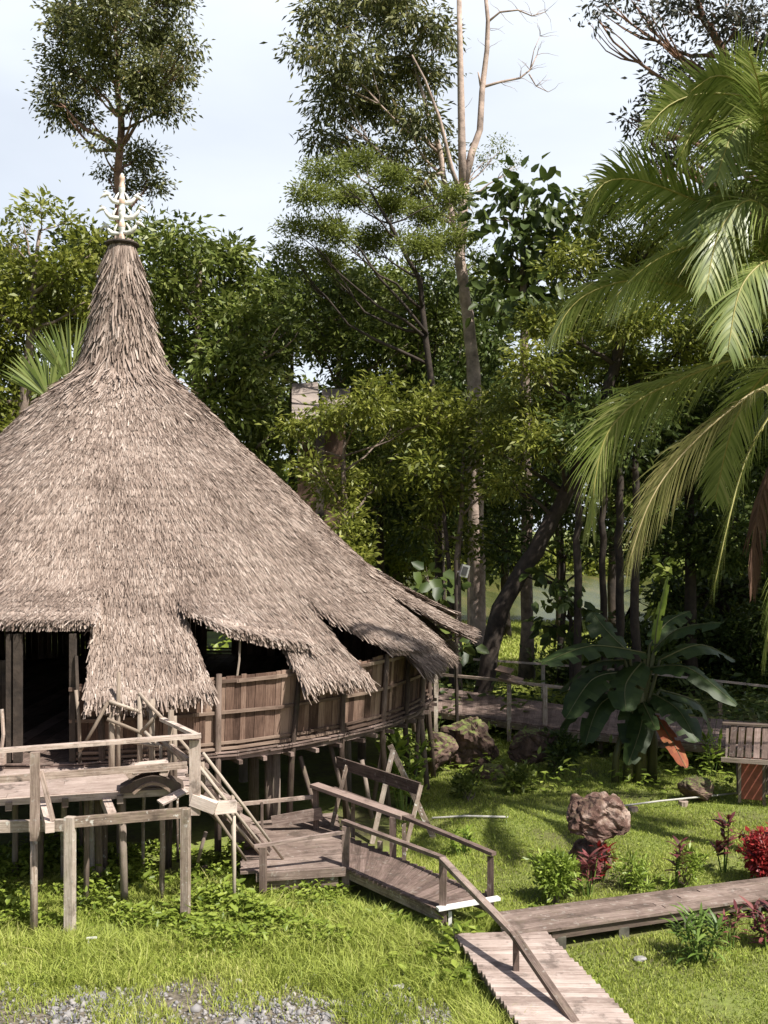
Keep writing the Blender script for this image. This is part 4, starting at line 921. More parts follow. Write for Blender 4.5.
bush('yellow_green_plant', 'loose yellow green plant just right of the perched boulder', 'plant', G(632, 888) + Vector((0, 0, .26)), .34, (.12, .03), 'shrub', 1.6, 41, 1.0)
rosette_plant('low_herb', 'low pale green herb between perched boulder and boardwalk', 'plant', G(655, 893), stems_(5, .25, .28, .22, r1), .18, .03, 12, 'shrub', .6, seed=23)
rosette_plant('ti_plant', 'dark purple ti plant growing with a green one midway along the garden boardwalk', 'ti plant', G(675, 888), stems_(3, .12, .72, .35, r1), .24, .045, 16, 'purple', .7, seed=4)
bush('green_cane_plant', 'upright light green plant beside the purple ti plant midway along the boardwalk', 'plant', G(688, 888) + Vector((0, 0, .36)), .24, (.13, .03), 'shrub', 2.4, 42, 1.5)
rosette_plant('ti_plant', 'tall purple and pink ti plant with two leaf tufts left of the crimson bush', 'ti plant', G(724, 872), [(0, 0, .80, .25), (.03, .05, .55, .2), (-.12, 0, .42, .18), (.06, -.05, .9, .2)], .28, .06, 16, 'purple', .6, seed=6)
bush('crimson_bush', 'dense crimson leaved bush behind the boardwalk at the right edge', 'bush', G(760, 886) + Vector((.05, 0, .48)), .44, (.10, .05), 'redleaf', 7, 21, 1.0)
rosette_plant('ti_plant', 'dark crimson ti plant in front of the boardwalk at the right edge', 'ti plant', G(768, 950), stems_(5, .18, .66, .45, r1), .24, .05, 22, 'purple', .8, seed=7)
rosette_plant('dracaena', 'bushy green blade leaved plant in front of the garden boardwalk', 'plant', G(700, 962), stems_(9, .24, .62, .45, r1), .27, .035, 20, 'shrubdark', .9, seed=8)
rosette_plant('ti_plant', 'slim brownish purple ti plant right of the bushy green plant before the boardwalk', 'ti plant', G(731, 952), stems_(3, .10, .52, .35, r1), .2, .04, 14, 'purple', .7, seed=9)
rosette_plant('cane_plant', 'pale green leafed cane plant growing in shade left of the red hut', 'plant', G(712, 775), stems_(4, .22, .95, .7, r1), .32, .07, 16, 'shrub', .6, seed=10)
rosette_plant('cane_plant', 'yellow green leafy plant rising behind the plank bench', 'plant', G(404, 812), stems_(9, .38, 1.45, 1.2, r1), .36, .09, 26, 'shrub', .7, seed=12)
rosette_plant('cane_plant', 'small bright herb at the lawn edge under the far handrail', 'plant', G(462, 855), stems_(5, .2, .42, .3, r1), .22, .05, 12, 'shrub', .6, seed=13)
bush('low_shrub', 'small leafy shrub in front of the dark boulders', 'shrub', G(468, 800) + Vector((0, 0, .25)), .34, (.14, .05), 'lf_mid', 2.6, 31)
bush('low_shrub', 'leafy shrub right of the low dark boulder', 'shrub', G(515, 792) + Vector((0, 0, .3)), .45, (.15, .06), 'lf_mid', 2.6, 32)
bush('low_shrub', 'dark shrub under the rear boardwalk beside the banana plant', 'shrub', G(556, 775) + Vector((0, 0, .5)), .6, (.18, .07), 'lf_dark', 2.2, 33)
bush('low_shrub', 'shrub growing between house wall and boulders', 'shrub', G(422, 775) + Vector((0, 0, .5)), .5, (.15, .06), 'lf_mid', 2.2, 34)
for i, (px, py) in enumerate([(18, 845), (55, 835), (106, 848), (15, 812)]): pass

# banana plant
BY = 22.3
ban = empty('banana_plant', PZ(640, BY, 0), 'big dark green banana plant with one withered orange leaf behind the lawn', 'banana plant')
def banana_leaf(pts, w, dY, mat='banana', fold=.28, seed=0, petiole=True):
    rs = random.Random(seed); k = len(pts); ctl = [P(a, b_, BY + dY * i / (k - 1)) for i, (a, b_) in enumerate(pts)]
    n = 16; C = []
    for i in range(n + 1):   # catmull
        t = i / n * (k - 1); j = min(int(t), k - 2); u = t - j; p0 = ctl[max(j - 1, 0)]; p1 = ctl[j]; p2 = ctl[j + 1]; p3 = ctl[min(j + 2, k - 1)]
        C.append(.5 * ((2 * p1) + (p2 - p0) * u + (2 * p0 - 5 * p1 + 4 * p2 - p3) * u * u + (3 * p1 - p0 - 3 * p2 + p3) * u ** 3))
    V = []; Q = []; T = []; wm = w / F * BY
    for i, c in enumerate(C):
        t = i / n; d = (C[min(i + 1, n)] - C[max(i - 1, 0)]).normalized(); s = d.cross(Vector((0, -.35, 1)));
        if s.length < .2: s = Vector((1, 0, 0))
        s.normalize(); up_ = s.cross(d).normalized(); ww = wm * max(.02, math.sin(math.pi * min(1, .06 + t * .93)) ** .55)
        wv = .05 * math.sin(i * 2.1 + seed)
        for f in (-1, -.5, 0, .5, 1): V.append(c + s * (ww * f) * (1 + rs.uniform(-.05, .05)) - up_ * (ww * fold * abs(f) ** 1.4 * (1 + wv * 4)) + up_ * (.012 * math.sin(i * 2.6 + f) * abs(f)))
    for i in range(n):
        for j in range(4):
            if abs(j - 1.5) > 1 and rs.random() < .17: continue
            Q.append((5 * i + j, 5 * i + j + 1, 5 * i + j + 6, 5 * i + j + 5)); T.append(min(1, max(0, .45 + rs.uniform(-.25, .25))))
    o = mesh_np('leaf', np.array([tuple(v) for v in V]), np.array(Q), tint_q=np.array(T), mat=M[mat], parent=ban, smooth=True)
    if petiole:
        mb = MB(); mb.tube([PZ(640, BY, 1.0 + .6 * rs.random()), C[0]], [.06, .03], 6, t=.4); mb.tube([c + Vector((0, 0, .006)) for c in C], [.018 * (1 - i / n * .85) for i in range(n + 1)], 5, t=.9); mb.build('midrib', M['bananastem'], o)
    return o
for i, a in enumerate([([(645, 653), (592, 646), (541, 664)], 17, -1.2), ([(629, 653), (607, 631), (592, 612)], 18, .6), ([(654, 650), (679, 629), (724, 622)], 15, -1.0),
          ([(642, 662), (626, 684), (626, 711)], 17, -1.3), ([(623, 672), (592, 680), (566, 718)], 18, -.8), ([(648, 668), (688, 668), (737, 705)], 15, -1.2),
          ([(654, 694), (679, 711), (697, 742)], 18, -.9), ([(632, 705), (634, 748)], 15, -.4), ([(642, 700), (656, 730)], 8, -1.2), ([(650, 645), (668, 622), (690, 611)], 13, .8),
          ([(660, 660), (700, 645), (735, 660)], 14, 1.0), ([(625, 660), (590, 665), (560, 690)], 15, .9), ([(628, 690), (600, 705), (585, 745)], 14, -.6), ([(645, 700), (640, 730), (628, 765)], 13, -.9), ([(660, 690), (700, 705), (715, 745)], 13, .6), ([(620, 700), (585, 700), (560, 728)], 13, .5)]):
    banana_leaf(a[0], a[1], a[2], seed=i)
banana_leaf([(654, 655), (658, 620), (668, 576)], 4.5, 0, 'shrub', .8, 30)
banana_leaf([(655, 715), (672, 741), (686, 768)], 9, -1.1, 'bananared', .15, 31); ban.children[-1]['label'] = 'withered orange hanging leaf'
mb = MB()
for px, h, r in ((640, 2.3, .15), (628, 1.7, .12), (652, 1.9, .12), (615, 1.2, .09)): mb.tube([PZ(px, BY, -.05), PZ(px + 1, BY, h * .5), PZ(px + (640 - px) * .3, BY, h)], [r, r * .85, r * .5], 9)
mb.build('stem', M['bananastem'], ban, True)

# ------------------------------------------------------------------ coconut palm
PY_ = 16.8
palm = empty('coconut_palm', PZ(806, PY_, 0), 'tall coconut palm with arching glossy fronds at the right edge', 'palm')
crown = P(806, 352, PY_)
mb = MB(); mb.tube([PZ(812, PY_, -.1), PZ(816, PY_, 2), PZ(812, PY_, 5), crown - Vector((0, 0, .2))], [.24, .17, .15, .15], 12, wob=.05); mb.build('trunk', M['bark'], palm, True)
def frond(pts, dy0, dy1, ll=.85, mats=('palm', 'rachis'), n=64, droop=.55, seed=0, wd=.035, start=.10, roll=None):
    rs = random.Random(seed); k = len(pts); ctl = [P(a, b_, PY_ + dy0 + (dy1 - dy0) * (i / (k - 1))) if not isinstance(a, Vector) else a for i, (a, b_) in enumerate(pts)]; ctl = [crown] + ctl; k += 1
    def cat(t):
        t *= (k - 1); j = min(int(t), k - 2); u = t - j; p0 = ctl[max(j - 1, 0)]; p1 = ctl[j]; p2 = ctl[j + 1]; p3 = ctl[min(j + 2, k - 1)]
        return .5 * ((2 * p1) + (p2 - p0) * u + (2 * p0 - 5 * p1 + 4 * p2 - p3) * u * u + (3 * p1 - p0 - 3 * p2 + p3) * u ** 3)
    smp = [cat(i / 80) for i in range(81)]; cum = [0]
    for i in range(80): cum.append(cum[-1] + (smp[i + 1] - smp[i]).length)
    Ltot = cum[-1]
    def at(s):
        s *= Ltot; i = min(79, max(0, int(np.searchsorted(cum, s)) - 1)); u = (s - cum[i]) / max(1e-6, cum[i + 1] - cum[i]); return smp[i].lerp(smp[i + 1], min(1, u))
    C = [at(i / 30) for i in range(31)]; mb = MB(); mb.tube(C, [.032 * (1 - .85 * i / 30) + .003 for i in range(31)], 6, t=.6)
    rl = rs.choice([-1, 1]) * rs.uniform(.5, 1.0) if roll is None else roll
    V = []; Q = []; T = []; N2 = int(n * 1.35 * Ltot / 3.2)
    for i in range(N2):
        s = start + (1 - start) * (i + .5) / N2; p = at(s); d = (at(min(1, s + .01)) - at(max(0, s - .01))).normalized(); sd_ = d.cross(Vector((0, 0, 1)))
        if sd_.length < .15: sd_ = Vector((0, 1, 0)).cross(d)
        sd_.normalize(); sd_ = Matrix.Rotation(rl * min(1, s * 1.6), 3, d) @ sd_; up_ = sd_.cross(d).normalized(); f = min(1, .35 + 2.2 * (s - start)) * (1 - max(0, (s - .72) / .28) ** 1.6 * .65)
        for sg in (-1, 1):
            L_ = ll * 1.28 * f * rs.uniform(.8, 1.1); q_ = p.copy(); dd = (sd_ * sg * .85 + d * (.45 + .5 * s) + up_ * .12 + Vector((rs.gauss(0, .07), rs.gauss(0, .07), rs.gauss(0, .07) - .45 * droop))).normalized(); o = len(V); g_ = droop * rs.uniform(.3, .8); tt = min(1, max(0, rs.gauss(.45, .18)))
            ns = 5
            for j in range(ns + 1):
                w_ = wd * (1 - (j / ns) ** 1.8) + .003; ws = dd.cross(up_ if abs(dd.dot(up_)) < .9 else sd_)
                if ws.length < .05: ws = d.copy()
                ws.normalize(); V += [q_ - ws * w_ / 2, q_ + ws * w_ / 2]; q_ = q_ + dd * (L_ / ns); dd = (dd + Vector((0, 0, -g_ * .9 / ns * 2))).normalized()
            for j in range(ns): Q.append((o + 2 * j, o + 2 * j + 1, o + 2 * j + 3, o + 2 * j + 2)); T.append(tt)
    fo = mb.build('frond', M[mats[1]], palm, True)
    mesh_np('leaflets', np.array([tuple(v) for v in V]), np.array(Q), tint_q=np.array(T), mat=M[mats[0]], parent=fo)
    return fo
FR = [([(770, 262), (730, 218), (680, 194), (638, 180), (606, 182), (588, 206)], .3, -1.2, .85, .55),
      ([(790, 220), (750, 142), (724, 124), (700, 122), (680, 156)], .0, -.9, .80, .5),
      ([(790, 200), (768, 120), (742, 84), (715, 76), (690, 92)], -.2, -1.6, .8, .45),
      ([(800, 190), (780, 110), (745, 96), (700, 94), (668, 106), (646, 130)], -.2, -1.6, .75, .35),
      ([(780, 300), (736, 262), (706, 246), (677, 250), (644, 268), (612, 300)], -.4, -1.8, .85, .9),
      ([(770, 310), (700, 290), (640, 280), (600, 288), (572, 306), (550, 342)], -.1, -.9, .70, .8),
      ([(770, 358), (730, 360), (674, 382), (636, 402), (607, 434), (595, 480), (592, 524)], -.2, -1.0, 1.0, .7),
      ([(770, 384), (748, 396), (706, 430), (671, 468), (647, 508), (629, 562)], -.6, -2.0, 1.0, .7),
      ([(780, 400), (748, 454), (730, 514), (714, 588)], -.6, -2.0, 1.0, .7),
      ([(812, 420), (800, 500), (775, 590), (764, 660)], -.5, -1.3, .7, .9),
      ([(800, 300), (775, 180), (760, 90), (748, 52)], -.3, -2.4, .7, .5),
      ([(810, 280), (800, 150), (790, 80), (800, 40)], -.3, -2.4, .7, .5),
      ([(830, 260), (860, 150), (920, 90), (990, 110)], -.5, -1.2, .9, .6),
      ([(850, 330), (920, 280), (990, 300), (1040, 380)], -.3, -1.5, .9, .6),
      ([(850, 370), (920, 400), (970, 480), (990, 580)], .4, 1.5, .9, .6),
      ([(830, 280), (870, 220), (910, 230), (950, 300)], .3, 1.0, .9, .6),
      ([(800, 320), (770, 260), (740, 250), (700, 300)], -.2, -1.2, .8, .6),
      ([(800, 370), (770, 370), (735, 420), (715, 500)], 1.0, 2.6, .75, .7),
      ([(790, 260), (765, 200), (735, 180), (705, 210), (690, 260)], -.1, -.8, .85, .9),
      ([(800, 300), (780, 230), (750, 200), (720, 230), (706, 290)], -.5, -1.6, .8, .9),
      ([(800, 310), (785, 270), (765, 262), (740, 290), (728, 350)], -.7, -1.9, .75, .9),
      ([(800, 260), (790, 170), (765, 120), (735, 130), (716, 180)], -.2, -1.2, .8, .8),
      ([(810, 300), (800, 220), (790, 150), (770, 110)], -.6, -1.6, .8, .7)]
ROLL = {0: .9, 1: 1.0, 2: .8, 3: 1.1, 4: .7, 5: .8, 6: 1.05, 7: 1.05, 8: 1.15, 9: 1.1}
for i, (p_, d0, d1, ll, dr_) in enumerate(FR):
    frond(p_, d0, d1, ll, ('palmdry', 'rachisdry') if i in (7,) else ('palm', 'rachis'), droop=dr_, seed=i, n=66 if i < 12 else 52, roll=ROLL.get(i))
for i, p_ in enumerate([[(800, 420), (790, 520), (770, 640)], [(806, 430), (800, 560), (782, 680)], [(785, 430), (760, 500), (752, 590)]]):
    fo = frond(p_, .3 + .2 * i, .5, .55, ('palmdead', 'palmdead'), droop=2.4, seed=40 + i, n=40, start=.3); fo['label'] = 'dead brown hanging frond'
for i in range(7):
    c = crown + Vector((random.uniform(-.45, .1), random.uniform(-.35, -.1), random.uniform(-.45, -.1))); o = rock('coconut', c, (.11, .11, .13), M['shrubdark'], '', 50 + i, .06, 0, 3, parent=palm)
    o.location = c - palm.location; o.parent = palm

# ------------------------------------------------------------------ trees behind
TG = 'trees behind the roundhouse'
tree('tall_roadside_tree', 'very tall slender tree with a rounded crown rising behind the roof finial', 'tree', 42, [(118, 700, .28), (119, 240, .18), (120, 130, .15), (117, 60, .10), (114, -10, .06)],
     [(110, 18, 40), (70, 32, 32), (165, 28, 36), (58, 70, 27), (98, 58, 32), (150, 68, 36), (184, 78, 24), (52, 108, 24), (80, 118, 15), (138, 100, 26), (178, 104, 20), (60, 10, 22), (180, -2, 26), (110, -15, 40), (195, 45, 18), (42, 95, 14), (142, 160, 22), (125, 186, 15), (158, 184, 17), (108, 172, 10), (100, 145, 10), (92, 88, 20)],
     M['lf_olive'], M['barkred'], (.22, .085), 2.8, 1, .7, droop=.55, twig=.3, limb_r=.05)
tree('broadleaf_tree', 'bushy green tree with one sparse upper branch at the left edge', 'tree', 37, [(20, 700, .3), (25, 400, .22), (40, 230, .06)],
     [(42, 204, 12), (22, 218, 12), (66, 222, 12), (8, 238, 14), (30, 272, 34), (68, 268, 30), (95, 250, 22), (12, 325, 42), (60, 318, 38), (90, 300, 22), (30, 372, 38), (0, 410, 40), (60, 400, 30), (-30, 290, 40), (-40, 370, 45), (0, 460, 50)],
     M['lf_warm'], M['bark'], (.30, .12), 2.5, 2)
tree('broadleaf_tree', 'dense green tree directly right of the thatched spire', 'tree', 38, [(190, 700, .32), (195, 420, .25), (200, 260, .08)],
     [(150, 240, 26), (180, 252, 34), (214, 262, 34), (232, 285, 32), (170, 290, 34), (205, 315, 38), (245, 320, 30), (265, 300, 20), (178, 350, 40), (225, 365, 42), (262, 352, 28), (250, 400, 36), (285, 330, 18), (150, 320, 30), (210, 410, 40), (280, 430, 32), (250, 460, 35)],
     M['lf_mid'], M['bark'], (.32, .12), 2.6, 3)
tree('dense_tree', 'dark dense tree filling the gap behind the left roof slope', 'tree', 46, [(90, 700, .3), (90, 300, .1)],
     [(100, 260, 30), (120, 290, 40), (80, 330, 45), (40, 300, 40), (140, 350, 40), (70, 250, 22), (10, 280, 40), (190, 280, 35), (240, 330, 40), (100, 400, 50), (30, 420, 55)], M['lf_dark'], M['barkdark'], (.34, .14), 2.2, 4)
tree('eucalyptus_tree', 'tall leaning tree with long drooping olive leaves left of the bare twin trunk', 'tree', 40, [(470, 690, .14), (472, 420, .12), (463, 270, .11), (440, 150, .11), (412, 60, .05)],
     [(330, 14, 34), (378, 10, 40), (420, 22, 28), (306, 52, 20), (345, 62, 36), (395, 66, 36), (430, 70, 20), (330, 100, 28), (372, 108, 36), (410, 120, 28), (325, 135, 18), (435, 150, 20), (420, 185, 22), (390, 152, 25), (345, 145, 18), (360, -20, 40), (445, 35, 13), (448, 205, 18)],
     M['lf_olive'], M['barkpale'], (.32, .09), 2.3, 5, .6, droop=.8, twig=.32, limb_r=.05)
tree('rain_tree', 'airy tree with layered feathery yellow green foliage below the tall leaning one', 'tree', 36, [(440, 690, .16), (436, 420, .13), (420, 280, .09), (370, 190, .04)],
     [(330, 172, 22), (362, 160, 20), (395, 175, 20), (312, 198, 22), (350, 196, 24), (390, 205, 24), (425, 215, 22), (300, 228, 18), (335, 232, 24), (375, 240, 26), (415, 245, 25), (290, 252, 14), (322, 262, 22), (450, 240, 20), (455, 195, 16)],
     M['lf_feather'], M['barkdark'], (.15, .05), 2.5, 6, .8, squash=.42, droop=.1, k=20, twig=.22, limb_r=.04)
def bare(mb, rs):
    Y = 38.5
    def Tq(pts, r0, r1):
        c = [P(a, b_, Y + dy) for a, b_, dy in pts]; m_ = len(c); mb.tube(c, [r0 + (r1 - r0) * i / (m_ - 1) for i in range(m_)], 8, wob=.05)
    Tq([(463, 190, 0), (462, 150, 0), (461, 100, 0), (460, 50, 0), (459, -10, 0)], .17, .10)
    Tq([(464, 185, 0), (472, 152, .2), (480, 130, .3), (482, 90, .4), (487, 50, .5), (488, 20, .5), (485, -10, .5)], .16, .07)
    Tq([(481, 86, .4), (478, 72, .3)], .06, .02)
    Tq([(483, 87, .4), (500, 82, .6), (520, 78, .7), (530, 70, .8), (537, 55, .9)], .06, .02)
    Tq([(529, 74, .8), (536, 86, .9), (548, 92, 1)], .03, .01)
    Tq([(488, 22, .5), (500, 12, .4), (518, 10, .3), (532, 16, .2), (545, 12, .1)], .05, .015)
    Tq([(530, 70, .8), (534, 50, .8), (540, 36, .8)], .025, .008)
    for x_, y_, n_ in [(500, 82, 2), (520, 78, 3), (530, 70, 4), (537, 55, 3), (536, 86, 3), (548, 92, 2), (500, 12, 2), (518, 10, 3), (532, 16, 4), (545, 12, 3), (540, 36, 4), (488, 50, 2), (487, 28, 2), (460, 60, 1), (461, 110, 1)]:
        for _ in range(n_):
            a = rs.uniform(-2.6, .9); q = [(x_, y_, .6)]
            for j in range(4): q.append((q[-1][0] + math.cos(a) * rs.uniform(3, 6), q[-1][1] + math.sin(a) * rs.uniform(3, 6), .6 + rs.uniform(-.2, .2))); a += rs.uniform(-.5, .5)
            Tq(q, .012, .003)
    Tq([(463, 200, 0), (452, 170, -.3), (440, 120, -.5), (425, 80, -.8), (412, 55, -1)], .10, .03)
tree('bare_twin_tree', 'bare pale tree forking into two leafless trunks against the sky', 'tree', 38.5, [(478, 690, .34), (477, 560, .31), (476, 400, .26), (470, 325, .23), (460, 262, .21), (465, 185, .18)],
     [(500, 150, 14), (486, 160, 12), (515, 165, 10), (470, 225, 16), (478, 262, 18), (452, 262, 14)], M['lf_feather'], M['barkpale'], (.13, .05), .55, 7, .3, twig=.2, extra=bare, limb_r=.02)
tree('big_leaf_tree', 'tree with big dark glossy leaves between bare trunk and palm', 'tree', 37, [(528, 690, .25), (525, 400, .2), (522, 230, .08)],
     [(500, 212, 20), (525, 200, 20), (548, 198, 20), (562, 225, 20), (505, 245, 24), (535, 238, 26), (500, 275, 20), (532, 275, 28), (562, 262, 22), (515, 305, 26), (550, 305, 28), (580, 210, 14)],
     M['lf_dark'], M['bark'], (.55, .30), 2.0, 8, .7, k=7, droop=.6, twig=.5)
tree('leaning_tree', 'tree on a thick dark leaning trunk with yellow green foliage', 'tree', 31, [(478, 652, .28), (500, 610, .28), (535, 550, .26), (566, 495, .23), (600, 420, .22), (625, 330, .15), (640, 250, .06)],
     [(600, 222, 28), (570, 262, 26), (620, 262, 40), (590, 310, 36), (555, 330, 30), (640, 320, 40), (615, 370, 40), (560, 385, 34), (590, 420, 30), (530, 360, 24), (520, 410, 28), (500, 445, 24), (545, 440, 30), (665, 220, 34), (690, 270, 40), (655, 385, 36), (610, 200, 20), (700, 340, 40), (510, 480, 22), (645, 185, 22)],
     M['lf_warm'], M['barkdark'], (.24, .07), 2.3, 9, .5, twig=.26, droop=.4)
tree('broadleaf_tree', 'green tree in the middle behind the right roof slope', 'tree', 44, [(330, 690, .3), (335, 480, .2), (340, 320, .08)],
     [(300, 300, 26), (340, 290, 30), (375, 300, 30), (415, 290, 28), (320, 340, 26), (360, 345, 34), (400, 345, 34), (440, 330, 28), (350, 390, 24), (390, 400, 38), (430, 385, 34), (280, 310, 22), (345, 445, 32), (400, 450, 38), (440, 440, 34), (280, 280, 20), (270, 360, 14)],
     M['lf_mid'], M['bark'], (.32, .11), 2.1, 10)
tree('broadleaf_tree', 'lower warm green tree just beyond the roof slope by the far grey building', 'tree', 34, [(345, 700, .18), (345, 520, .12), (345, 440, .05)],
     [(300, 430, 20), (330, 420, 24), (365, 410, 26), (400, 420, 28), (425, 410, 20), (310, 465, 18), (335, 490, 30), (350, 525, 24), (380, 480, 26), (378, 385, 18), (350, 560, 22)], M['lf_warm'], M['bark'], (.24, .08), 2.0, 11, .8, twig=.26)
tree('dense_tree', 'dark evergreen tree right behind the bare twin trunk', 'tree', 43, [(440, 690, .3), (440, 400, .1)],
     [(430, 470, 34), (460, 440, 30), (490, 400, 30), (490, 350, 28), (450, 380, 30), (400, 500, 34), (440, 510, 34), (485, 480, 28), (500, 320, 22), (440, 290, 24), (480, 300, 24), (415, 540, 28)], M['lf_dark'], M['barkdark'], (.32, .13), 2.2, 12)
tree('understory_tree', 'light green small tree glowing behind the roof edge', 'tree', 48, [(390, 690, .16), (390, 560, .08)],
     [(350, 560, 26), (385, 550, 28), (415, 560, 26), (370, 590, 26), (410, 595, 24), (440, 570, 18), (330, 530, 20), (400, 520, 22)], M['lf_warm'], M['bark'], (.3, .12), 2.0, 13)
tree('big_leaf_shrub_tree', 'small tree with broad round dark leaves beside the floodlight', 'tree', 29, [(436, 700, .10), (436, 640, .07), (438, 590, .04)],
     [(425, 575, 15), (440, 590, 15), (420, 600, 13), (436, 622, 16), (455, 640, 14), (420, 632, 12)], M['lf_dark'], M['bark'], (.42, .34), 1.8, 14, .6, k=6, twig=.25, droop=.6)
tree('acacia_tree', 'grey green spreading tree reaching in from the top right corner', 'tree', 30, [(830, 700, .30), (815, 300, .24), (765, 140, .17), (725, 60, .13), (700, 10, .09), (680, -30, .05)],
     [(605, 6, 14), (630, 2, 16), (592, 20, 9), (655, 20, 13), (680, 10, 22), (668, 50, 15), (690, 70, 18), (660, 76, 15), (675, 100, 18), (650, 105, 13), (640, 126, 10), (665, 128, 16), (700, 120, 18), (640, 150, 11), (670, 150, 14), (628, 118, 8), (715, 30, 24), (745, 20, 28), (735, 60, 24), (765, 40, 30), (700, -15, 26), (760, 90, 24), (690, 160, 20), (655, 170, 10)],
     M['lf_grey'], M['barkred'], (.22, .08), 1.35, 15, .35, twig=.25, droop=.35, limb_r=.05)
tree('unseen_shade_tree', 'unseen tall broad tree right of the coconut palm, placed to shade the lawn and the banana plant', 'tree', 18.5, [(1130, 900, .35), (1110, 400, .28), (1100, 150, .15)],
     [(1020, 60, 80, -1.5), (1100, 30, 95, -2), (1180, 60, 90, -1), (1060, -20, 90, 0), (1150, -30, 90, 1), (1240, 20, 90, 1), (1010, 120, 60, 1.5), (1090, 110, 80, 2.5), (1180, 120, 80, 3), (1260, 120, 80, 2.5), (1100, 60, 80, 5), (1190, 70, 80, 6), (960, 130, 70, 4.5), (920, 170, 60, 6.5), (1010, 90, 70, 7)],
     M['lf_mid'], M['bark'], (.26, .10), 2.6, 90)  # out of view; placed where its crown shades the lawn and banana plant
tree('dense_tree', 'shady evergreen tree behind the coconut palm', 'tree', 34, [(690, 690, .26), (690, 400, .1)],
     [(660, 420, 40), (700, 400, 44), (740, 420, 46), (680, 470, 44), (730, 480, 48), (770, 450, 50), (640, 470, 34), (760, 540, 50), (710, 540, 44), (790, 380, 50), (800, 300, 60), (750, 340, 46)], M['lf_dark'], M['barkdark'], (.26, .10), 2.4, 16)
tree('dense_tree', 'dark tree hiding the lake behind the banana plant', 'tree', 36, [(720, 690, .24), (720, 560, .1)],
     [(700, 590, 34), (740, 600, 40), (775, 610, 44), (690, 630, 28), (730, 650, 36), (770, 670, 40), (665, 600, 22), (800, 560, 50)], M['lf_dark'], M['barkdark'], (.28, .11), 2.3, 17)
tree('dense_tree', 'shaded low branched tree between leaning trunk and palm', 'tree', 35, [(560, 690, .14), (562, 560, .06)],
     [(545, 470, 28), (580, 460, 30), (610, 480, 28), (530, 505, 24), (570, 510, 26), (600, 520, 24), (640, 530, 26), (505, 520, 16), (560, 545, 14), (505, 555, 18), (525, 558, 15), (490, 538, 18), (590, 550, 18)], M['lf_dark'], M['barkdark'], (.30, .12), 1.9, 18)
tree('big_leaf_shrub_tree', 'silhouetted small tree with broad leaves in front of the lake', 'tree', 30, [(572, 690, .09), (570, 620, .06), (565, 590, .04)],
     [(560, 585, 12), (552, 600, 10), (575, 600, 11), (548, 622, 9), (585, 615, 9), (566, 640, 12), (590, 640, 10), (545, 575, 9)], M['lf_dark'], M['barkdark'], (.40, .28), 1.6, 19, .5, k=5, twig=.2, droop=.8)
pal = [(576, 29.5, .13, 'leftmost thin dark trunk between banana plant and lake'), (602, 31, .12, 'second thin dark trunk left of the banana plant top'), (618, 30, .14, 'thin dark trunk rising over the banana plant'), (634, 29, .14, 'thickest thin trunk just right over the banana plant')]
for i, (px, Y, r, lab) in enumerate(pal):
    tree('slim_tree', lab, 'tree', Y, [(px, 700, r), (px + 1, 600, r * .9), (px + 2, 500, r * .8), (px + 3, 430, r * .5)], [(px, 430, 24), (px + 10, 410, 22), (px - 12, 450, 20)], M['lf_dark'], M['barkdark'], (.28, .10), 1.7, 60 + i, .8, group='slim dark trunks before the lake')
tree('slim_tree', 'thin pole like trunk left of the big bare trunk', 'tree', 33, [(452, 700, .09), (450, 600, .08), (446, 540, .07), (440, 470, .05)], [(438, 470, 16), (446, 455, 14)], M['lf_mid'], M['barkdark'], (.26, .10), 1.6, 70, .8)
tree('broadleaf_tree', 'yellow green tree whose foliage wraps the foot of the bare twin trunk', 'tree', 33.5, [(458, 700, .14), (458, 560, .11), (464, 450, .05)],
     [(472, 415, 24), (445, 440, 26), (482, 455, 24), (455, 490, 26), (425, 470, 24), (495, 405, 18), (462, 540, 20), (430, 520, 20), (432, 400, 22), (500, 480, 18), (425, 440, 20)], M['lf_warm'], M['bark'], (.26, .09), 2.0, 71, .6)
tree('dense_tree', 'deep green tree showing under the feathery foliage, left of the bare trunk', 'tree', 45, [(380, 700, .22), (380, 480, .14), (385, 330, .06)],
     [(300, 275, 22), (330, 290, 26), (365, 280, 26), (400, 285, 26), (425, 310, 26), (380, 320, 30), (340, 330, 30), (300, 330, 24), (420, 350, 28), (450, 300, 22), (440, 260, 16)], M['lf_mid'], M['barkdark'], (.30, .11), 2.2, 72)
tree('unseen_shade_tree', 'unseen tall broad tree far to the right, added to shade the rear boardwalk', 'tree', 26, [(1010, 700, .35), (990, 400, .28), (960, 200, .15)],
     [(870, 240, 70, -2), (930, 200, 80, -2), (1010, 200, 90, -2), (900, 300, 70, 1), (980, 290, 80, 1), (1070, 270, 80, 0), (950, 240, 80, 4), (1040, 220, 80, 4), (880, 200, 60, 4), (845, 265, 50, -4), (870, 150, 60, -3), (860, 320, 50, 2), (1130, 250, 80, 3)],
     M['lf_mid'], M['bark'], (.30, .12), 2.6, 91)  # unseen; added to darken the ground around the rear boardwalk
rd = np.random.default_rng(404)
for i, px in enumerate((292, 345, 398, 450, 505, 560, 612, 665, 720, 775)):
    Yt = 50 + rd.uniform(-2.5, 4); top_ = rd.uniform(270, 330) if px < 640 else rd.uniform(230, 300); cl_ = [(px + rd.uniform(-34, 34), y_, rd.uniform(24, 34)) for y_ in np.linspace(top_, 560 if not 490 < px < 650 else 500, 9)]
    tree('dense_tree', 'dark tree standing deep in the wood behind the nearer trees', 'tree', Yt, [(px, 690, .24), (px, 500, .18), (px, 350, .08)], cl_, M['lf_dark'] if i % 2 else M['lf_mid'], M['barkdark'], (.34, .15), 2.4, 200 + i, .9, group='dark trees deep in the wood')
